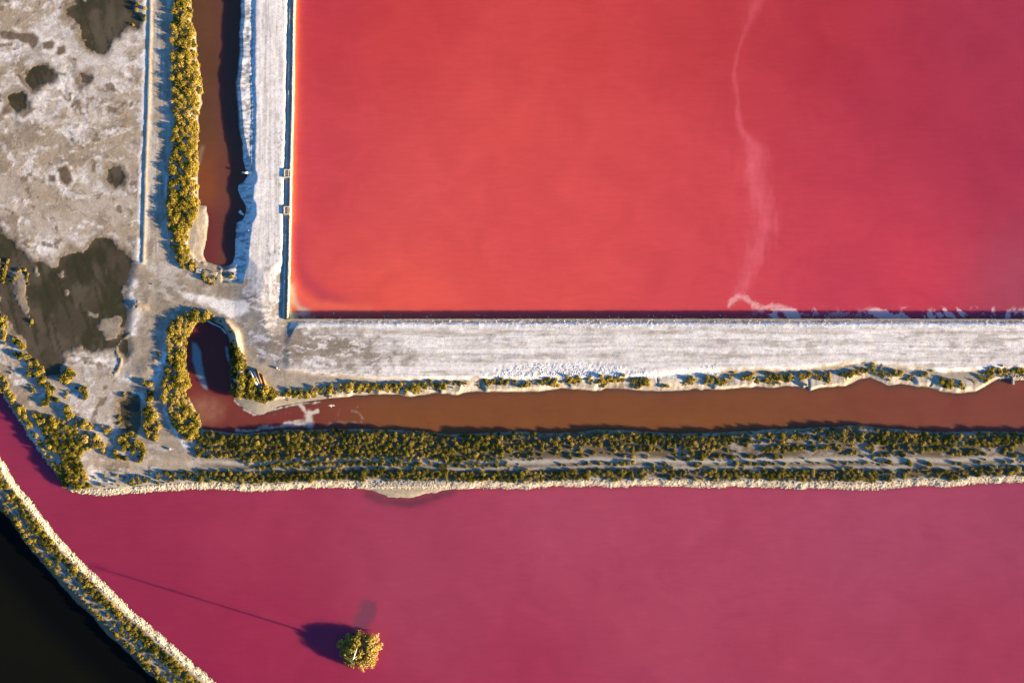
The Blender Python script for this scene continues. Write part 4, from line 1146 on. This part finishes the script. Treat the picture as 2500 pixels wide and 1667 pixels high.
# broken slab standing in the north canal
mb = MB(); base = [(582, 519), (586, 512), (590, 516), (592, 520), (596, 522), (594, 527), (589, 524)]
zs_ = [.02, .10, .14, .16, .10, .12, .08]
n0 = len(base)
mb.v = [W(x, y, -.12) for x, y in base] + [W(x, y, z) for (x, y), z in zip(base, zs_)]
mb.f = [tuple(range(n0))[::-1], tuple(range(n0, 2 * n0))] + [(i, (i + 1) % n0, n0 + (i + 1) % n0, n0 + i) for i in range(n0)]
tag(mb.build('broken_slab', M_white), 'jagged pale broken slab sticking out of the brown canal by the salt bank', 'slab')

stones = []
def rock(x, y, r, mat, name, label, cat, seed, sink=.3):
    o = bpy.data.objects.new(name, stone_mesh(name, seed, mat)); COL.objects.link(o)
    o.location = P(x, y, r * .6 * (1 - 2 * sink) + .0); o.scale = (r, r * .85, r); o.rotation_euler = (0, 0, rng.uniform(0, 6))
    tag(o, label, cat); stones.append(o); return o
rock(676, 899, .24, M_stone, 'boulder', 'lone rough boulder on the grey dirt near the rusty pipes', 'boulder', 3)
rock(680.5, 901.5, .15, M_stone, 'boulder', 'small stone lying against the boulder near the rusty pipes', 'boulder', 4)
rock(413.5, 1096.5, .26, M_stone, 'boulder', 'lone pale boulder on the bare ground beside the canal loop hedge', 'boulder', 5)
rock(372, 694, .12, M_stone, 'boulder', 'small stone on the dirt track junction', 'boulder', 6)
# stone revetments (stuff)
def along(pts, per_px, a, b, f):
    out = []
    for (xa, ya), (xb, yb_) in zip(pts[:-1], pts[1:]):
        L = math.hypot(xb - xa, yb_ - ya); n = int(L * per_px); nx, ny = (yb_ - ya) / L, -(xb - xa) / L
        for _ in range(n):
            t = rng.random(); o = rng.uniform(a, b)
            out.append((xa + (xb - xa) * t + nx * o * f, ya + (yb_ - ya) * t + ny * o * f))
    return out
SB = [p for p in TRI_EDGE if p[0] >= 160 and not (880 < p[0] < 1135)]
st_pts = along(SB, 2.6, -1, 16, 1) + along(DYKE_NE, 2.8, -1, 17, -1) + along(TRI_EDGE[:10], 1.2, -1, 9, 1) + along([(876, 1192), (1140, 1192)], 2.6, -1, 18, 1)
st_pts += along([(2440, 930), (2456, 924), (2470, 921), (2500, 928), (2600, 932)], 1.6, -1, 7, 1)
st_pts = [p for p in st_pts if zat(*p) > -.03]
sp = [P(x, y, .0) for x, y in st_pts]; n_ = len(sp)
so = scatter('gravel', sp, rng.uniform(0, 6.28, n_), .06 + .10 * rng.random(n_) ** 2, rng.integers(0, 3, n_), [stones[0], stones[2], stones[3]])
tag(so, 'pale loose stones armouring the shores of the pink pond', 'stones')
# salt lumps: clods at the levee foot and along the wall, crystals in the pond's edge
sl = bpy.data.objects.new('salt_lump', stone_mesh('salt_lump', 9, M_salt)); COL.objects.link(sl); sl.location = W(1042, 773, .01); sl.scale = (.14, .14, .1)
tag(sl, 'white salt lump standing in the red pond by the stake wall', 'salt lump')
cl = []
xs_ = rng.uniform(1150, 1780, 9000); ys_ = rng.uniform(880, 940, 9000)
ii = rng.random(9000) < .55 * sst(-6, 26, np.where(inpoly(xs_, ys_, CLOD), segdist(xs_, ys_, CLOD, True), -20)) * sst(.35, .6, fbm(xs_ / 30, ys_ / 20, 401, 3)); cl += list(zip(xs_[ii], ys_[ii]))
cl += [(x, 780.5 + abs(rng.normal()) * 8) for x in rng.uniform(705, 2800, 2600)]
cp = [P(x, y, 0) for x, y in cl]
cs = list(.035 + .06 * rng.random(len(cp)) ** 2)
for x in rng.uniform(740, 2500, 90):
    cp.append(W(x, 776 - abs(rng.normal()) * 5, .0)); cs.append(rng.uniform(.05, .11))
n_ = len(cp)
so = scatter('salt_clods', cp, rng.uniform(0, 6.28, n_), np.array(cs), np.zeros(n_), [sl])
tag(so, 'white salt clods crusting the edges of the salt road', 'salt')

# ------------------------------------------------------------------ pier stub on the canal bank
pb = W(2471.5, 927, 0); t = empty('canal_post', pb); tag(t, 'pale timber post jutting from the stone bank into the brown canal', 'post')
MB().box((pb[0], pb[1] - .15, .10), (.22, 1.35, .62)).build('post_beam', M_conc, t)
MB().box((pb[0] + .02, pb[1] + .40, .36), (.5, .22, .25)).build('cap_stone', M_stone, t)

# ------------------------------------------------------------------ islet bush and utility pole
def big_bush():
    c0 = Vector(W(873, 1583, .1)); t = empty('islet_bush', c0)
    tag(t, 'large round green bush with dry straw fringe alone on the islet in the pink pond', 'bush')
    r = np.random.default_rng(77)
    def foliage(name, mat, n, gen, size):
        V = []; F = []
        for _ in range(n):
            c, v = gen()
            nrm = v + .6 * r.normal(size=3); nrm /= np.linalg.norm(nrm)
            tt = np.cross(nrm, r.normal(size=3)); tt /= np.linalg.norm(tt); b = np.cross(nrm, tt)
            s = r.uniform(*size); w = s * r.uniform(.4, .8); i = len(V)
            V += [c - tt * s * .5, c + b * w * .5, c + tt * s * .5, c - b * w * .5]; F.append((i, i + 1, i + 2, i + 3))
        return mesh_obj(name, np.array(V), F, mat, t)
    poly = np.array(ISL, float); cen = np.array([873., 1583.])
    ang = np.arctan2(-(poly[:, 1] - cen[1]), poly[:, 0] - cen[0]); rad = np.hypot(poly[:, 0] - cen[0], poly[:, 1] - cen[1]) * S
    o_ = np.argsort(ang); ang, rad = ang[o_], rad[o_]
    def R(a): return np.interp(a, ang, rad, period=2 * math.pi) * (1.02 + .05 * math.sin(5 * a) + .04 * math.sin(9 * a + 1))
    lob = []
    for k in range(46):
        a = r.uniform(-math.pi, math.pi); f = math.sqrt(r.random()) * .94
        top = .30 + .72 * (1 - f ** 2) * r.uniform(.75, 1.1)
        lob.append((a, f, top, r.uniform(.45, .85)))
    def gen():
        a, f, top, lr = lob[r.integers(len(lob))]
        v = r.normal(size=3); v /= np.linalg.norm(v); v[2] = abs(v[2])
        rr = lr * (.6 + .45 * r.random())
        x = R(a) * f * math.cos(a) + v[0] * rr; y = R(a) * f * math.sin(a) + v[1] * rr
        z = max(.04, top - lr * .55 + v[2] * rr * .75)
        return np.array([x, y, z]), v
    foliage('foliage', M_leaf, 3000, gen, (.14, .28)); foliage('foliage', M_leafy, 4200, gen, (.12, .26))
    def gen2():
        a = r.uniform(-2.0, .8); q_ = r.random(); k = R(a) * (1.02 + .07 * math.sin(13 * a) + .05 * math.sin(29 * a + 2) - .42 * q_ + r.normal() * .03); z = .03 + .72 * q_ ** .8 + abs(r.normal()) * .12
        v = np.array([math.cos(a), math.sin(a), .3])
        return np.array([k * math.cos(a), k * math.sin(a), z]), v
    foliage('dry_fringe', M_dry, 1500, gen2, (.10, .26)); foliage('foliage', M_leafy, 1500, gen2, (.10, .26))
    br = MB(); q = Vector(W(921, 1556, .5))
    br.tube(q, q + Vector((.35, .55, .35)), .035, .02, 6); br.tube(q + Vector((.1, .1, .1)), q + Vector((-.1, .5, .4)), .03, .015, 6)
    br.build('dead_branch', M_dbark, t)
    return t
big_bush()
pb = Vector(W(871, 1577, .15)); t = empty('utility_pole', pb); tag(t, 'pale leaning utility pole with crossarm rising out of the islet bush', 'pole')
top = Vector(W(862.3, 1608.5, 5.7)); bot = Vector(W(871, 1580.5, .2))
MB().tube(bot, top, .12, .085, 12).build('shaft', M_white, t, True)
d = Vector((1.0, .72, 0)).normalized()
MB().tube(top + d * .75 + Vector((0, 0, -.12)), top - d * .75 + Vector((0, 0, -.05)), .032, .032, 8).build('crossarm', M_white, t, True)
for k in (-.65, .65):
    MB().tube(top + d * k + Vector((0, 0, -.1)), top + d * k + Vector((0, 0, .06)), .035, .03, 8).build('insulator', M_slab, t, True)

# ------------------------------------------------------------------ gull over the canal
def gull(x, y, z):
    c = Vector(W(x, y, z)); t = empty('gull', c); tag(t, 'white gull gliding low over the brown canal with spread wings', 'bird')
    prof = [(-.26, .008, .0), (-.18, .035, .0), (-.08, .062, .0), (.03, .066, .0), (.10, .052, .008), (.145, .040, .018), (.19, .042, .024), (.225, .03, .022), (.245, .010, .018)]
    V = []; F = []; n = 10
    for px_, r_, zo in prof:
        for k in range(n):
            a = 2 * math.pi * k / n; V.append((c.x + r_ * math.cos(a), c.y + px_, c.z + zo + r_ * .85 * math.sin(a)))
    for i in range(len(prof) - 1):
        for k in range(n): F.append((i * n + k, i * n + (k + 1) % n, (i + 1) * n + (k + 1) % n, (i + 1) * n + k))
    i0 = len(V)
    # wings grow out of the shoulders, bent at the wrist
    for s in (-1, 1):
        secs = [(.04, .02, .17, .03), (.20, .05, .16, .065), (.36, .04, .13, .06), (.50, -.02, .08, .03), (.60, -.08, .02, .01)]
        b0 = len(V)
        for dx, fy, ch, dz in secs:
            for (yy, zz) in ((fy + .05, .0), (fy + .05 - ch * .35, .014), (fy + .05 - ch, .0), (fy + .05 - ch * .35, -.008)):
                V.append((c.x + s * dx, c.y + yy, c.z + dz + zz))
        for i in range(len(secs) - 1):
            for k in range(4): F.append((b0 + i * 4 + k, b0 + i * 4 + (k + 1) % 4, b0 + (i + 1) * 4 + (k + 1) % 4, b0 + (i + 1) * 4 + k))
        e = b0 + 4 * (len(secs) - 1); F.append((e, e + 1, e + 2, e + 3))
    b0 = len(V)
    V += [(c.x, c.y - .24, c.z + .01), (c.x - .07, c.y - .36, c.z), (c.x + .07, c.y - .36, c.z), (c.x, c.y - .24, c.z - .01), (c.x - .07, c.y - .36, c.z - .008), (c.x + .07, c.y - .36, c.z - .008)]
    F += [(b0, b0 + 1, b0 + 2, b0 + 2), (b0 + 3, b0 + 5, b0 + 4, b0 + 4), (b0 + 1, b0 + 4, b0 + 5, b0 + 2), (b0, b0 + 3, b0 + 4, b0 + 1), (b0, b0 + 2, b0 + 5, b0 + 3)]
    me = bpy.data.meshes.new('body'); me.from_pydata(V, [], [tuple(dict.fromkeys(f)) for f in F]); me.materials.append(M_bird)
    o = bpy.data.objects.new('body', me); COL.objects.link(o); o.parent = t; o.matrix_parent_inverse = Matrix.Translation(t.location).inverted()
    MB().tube((c.x, c.y + .24, c.z + .018), (c.x, c.y + .30, c.z + .008), .012, .003, 6).build('beak', M_beak, t)
gull(809, 990, 1.2)
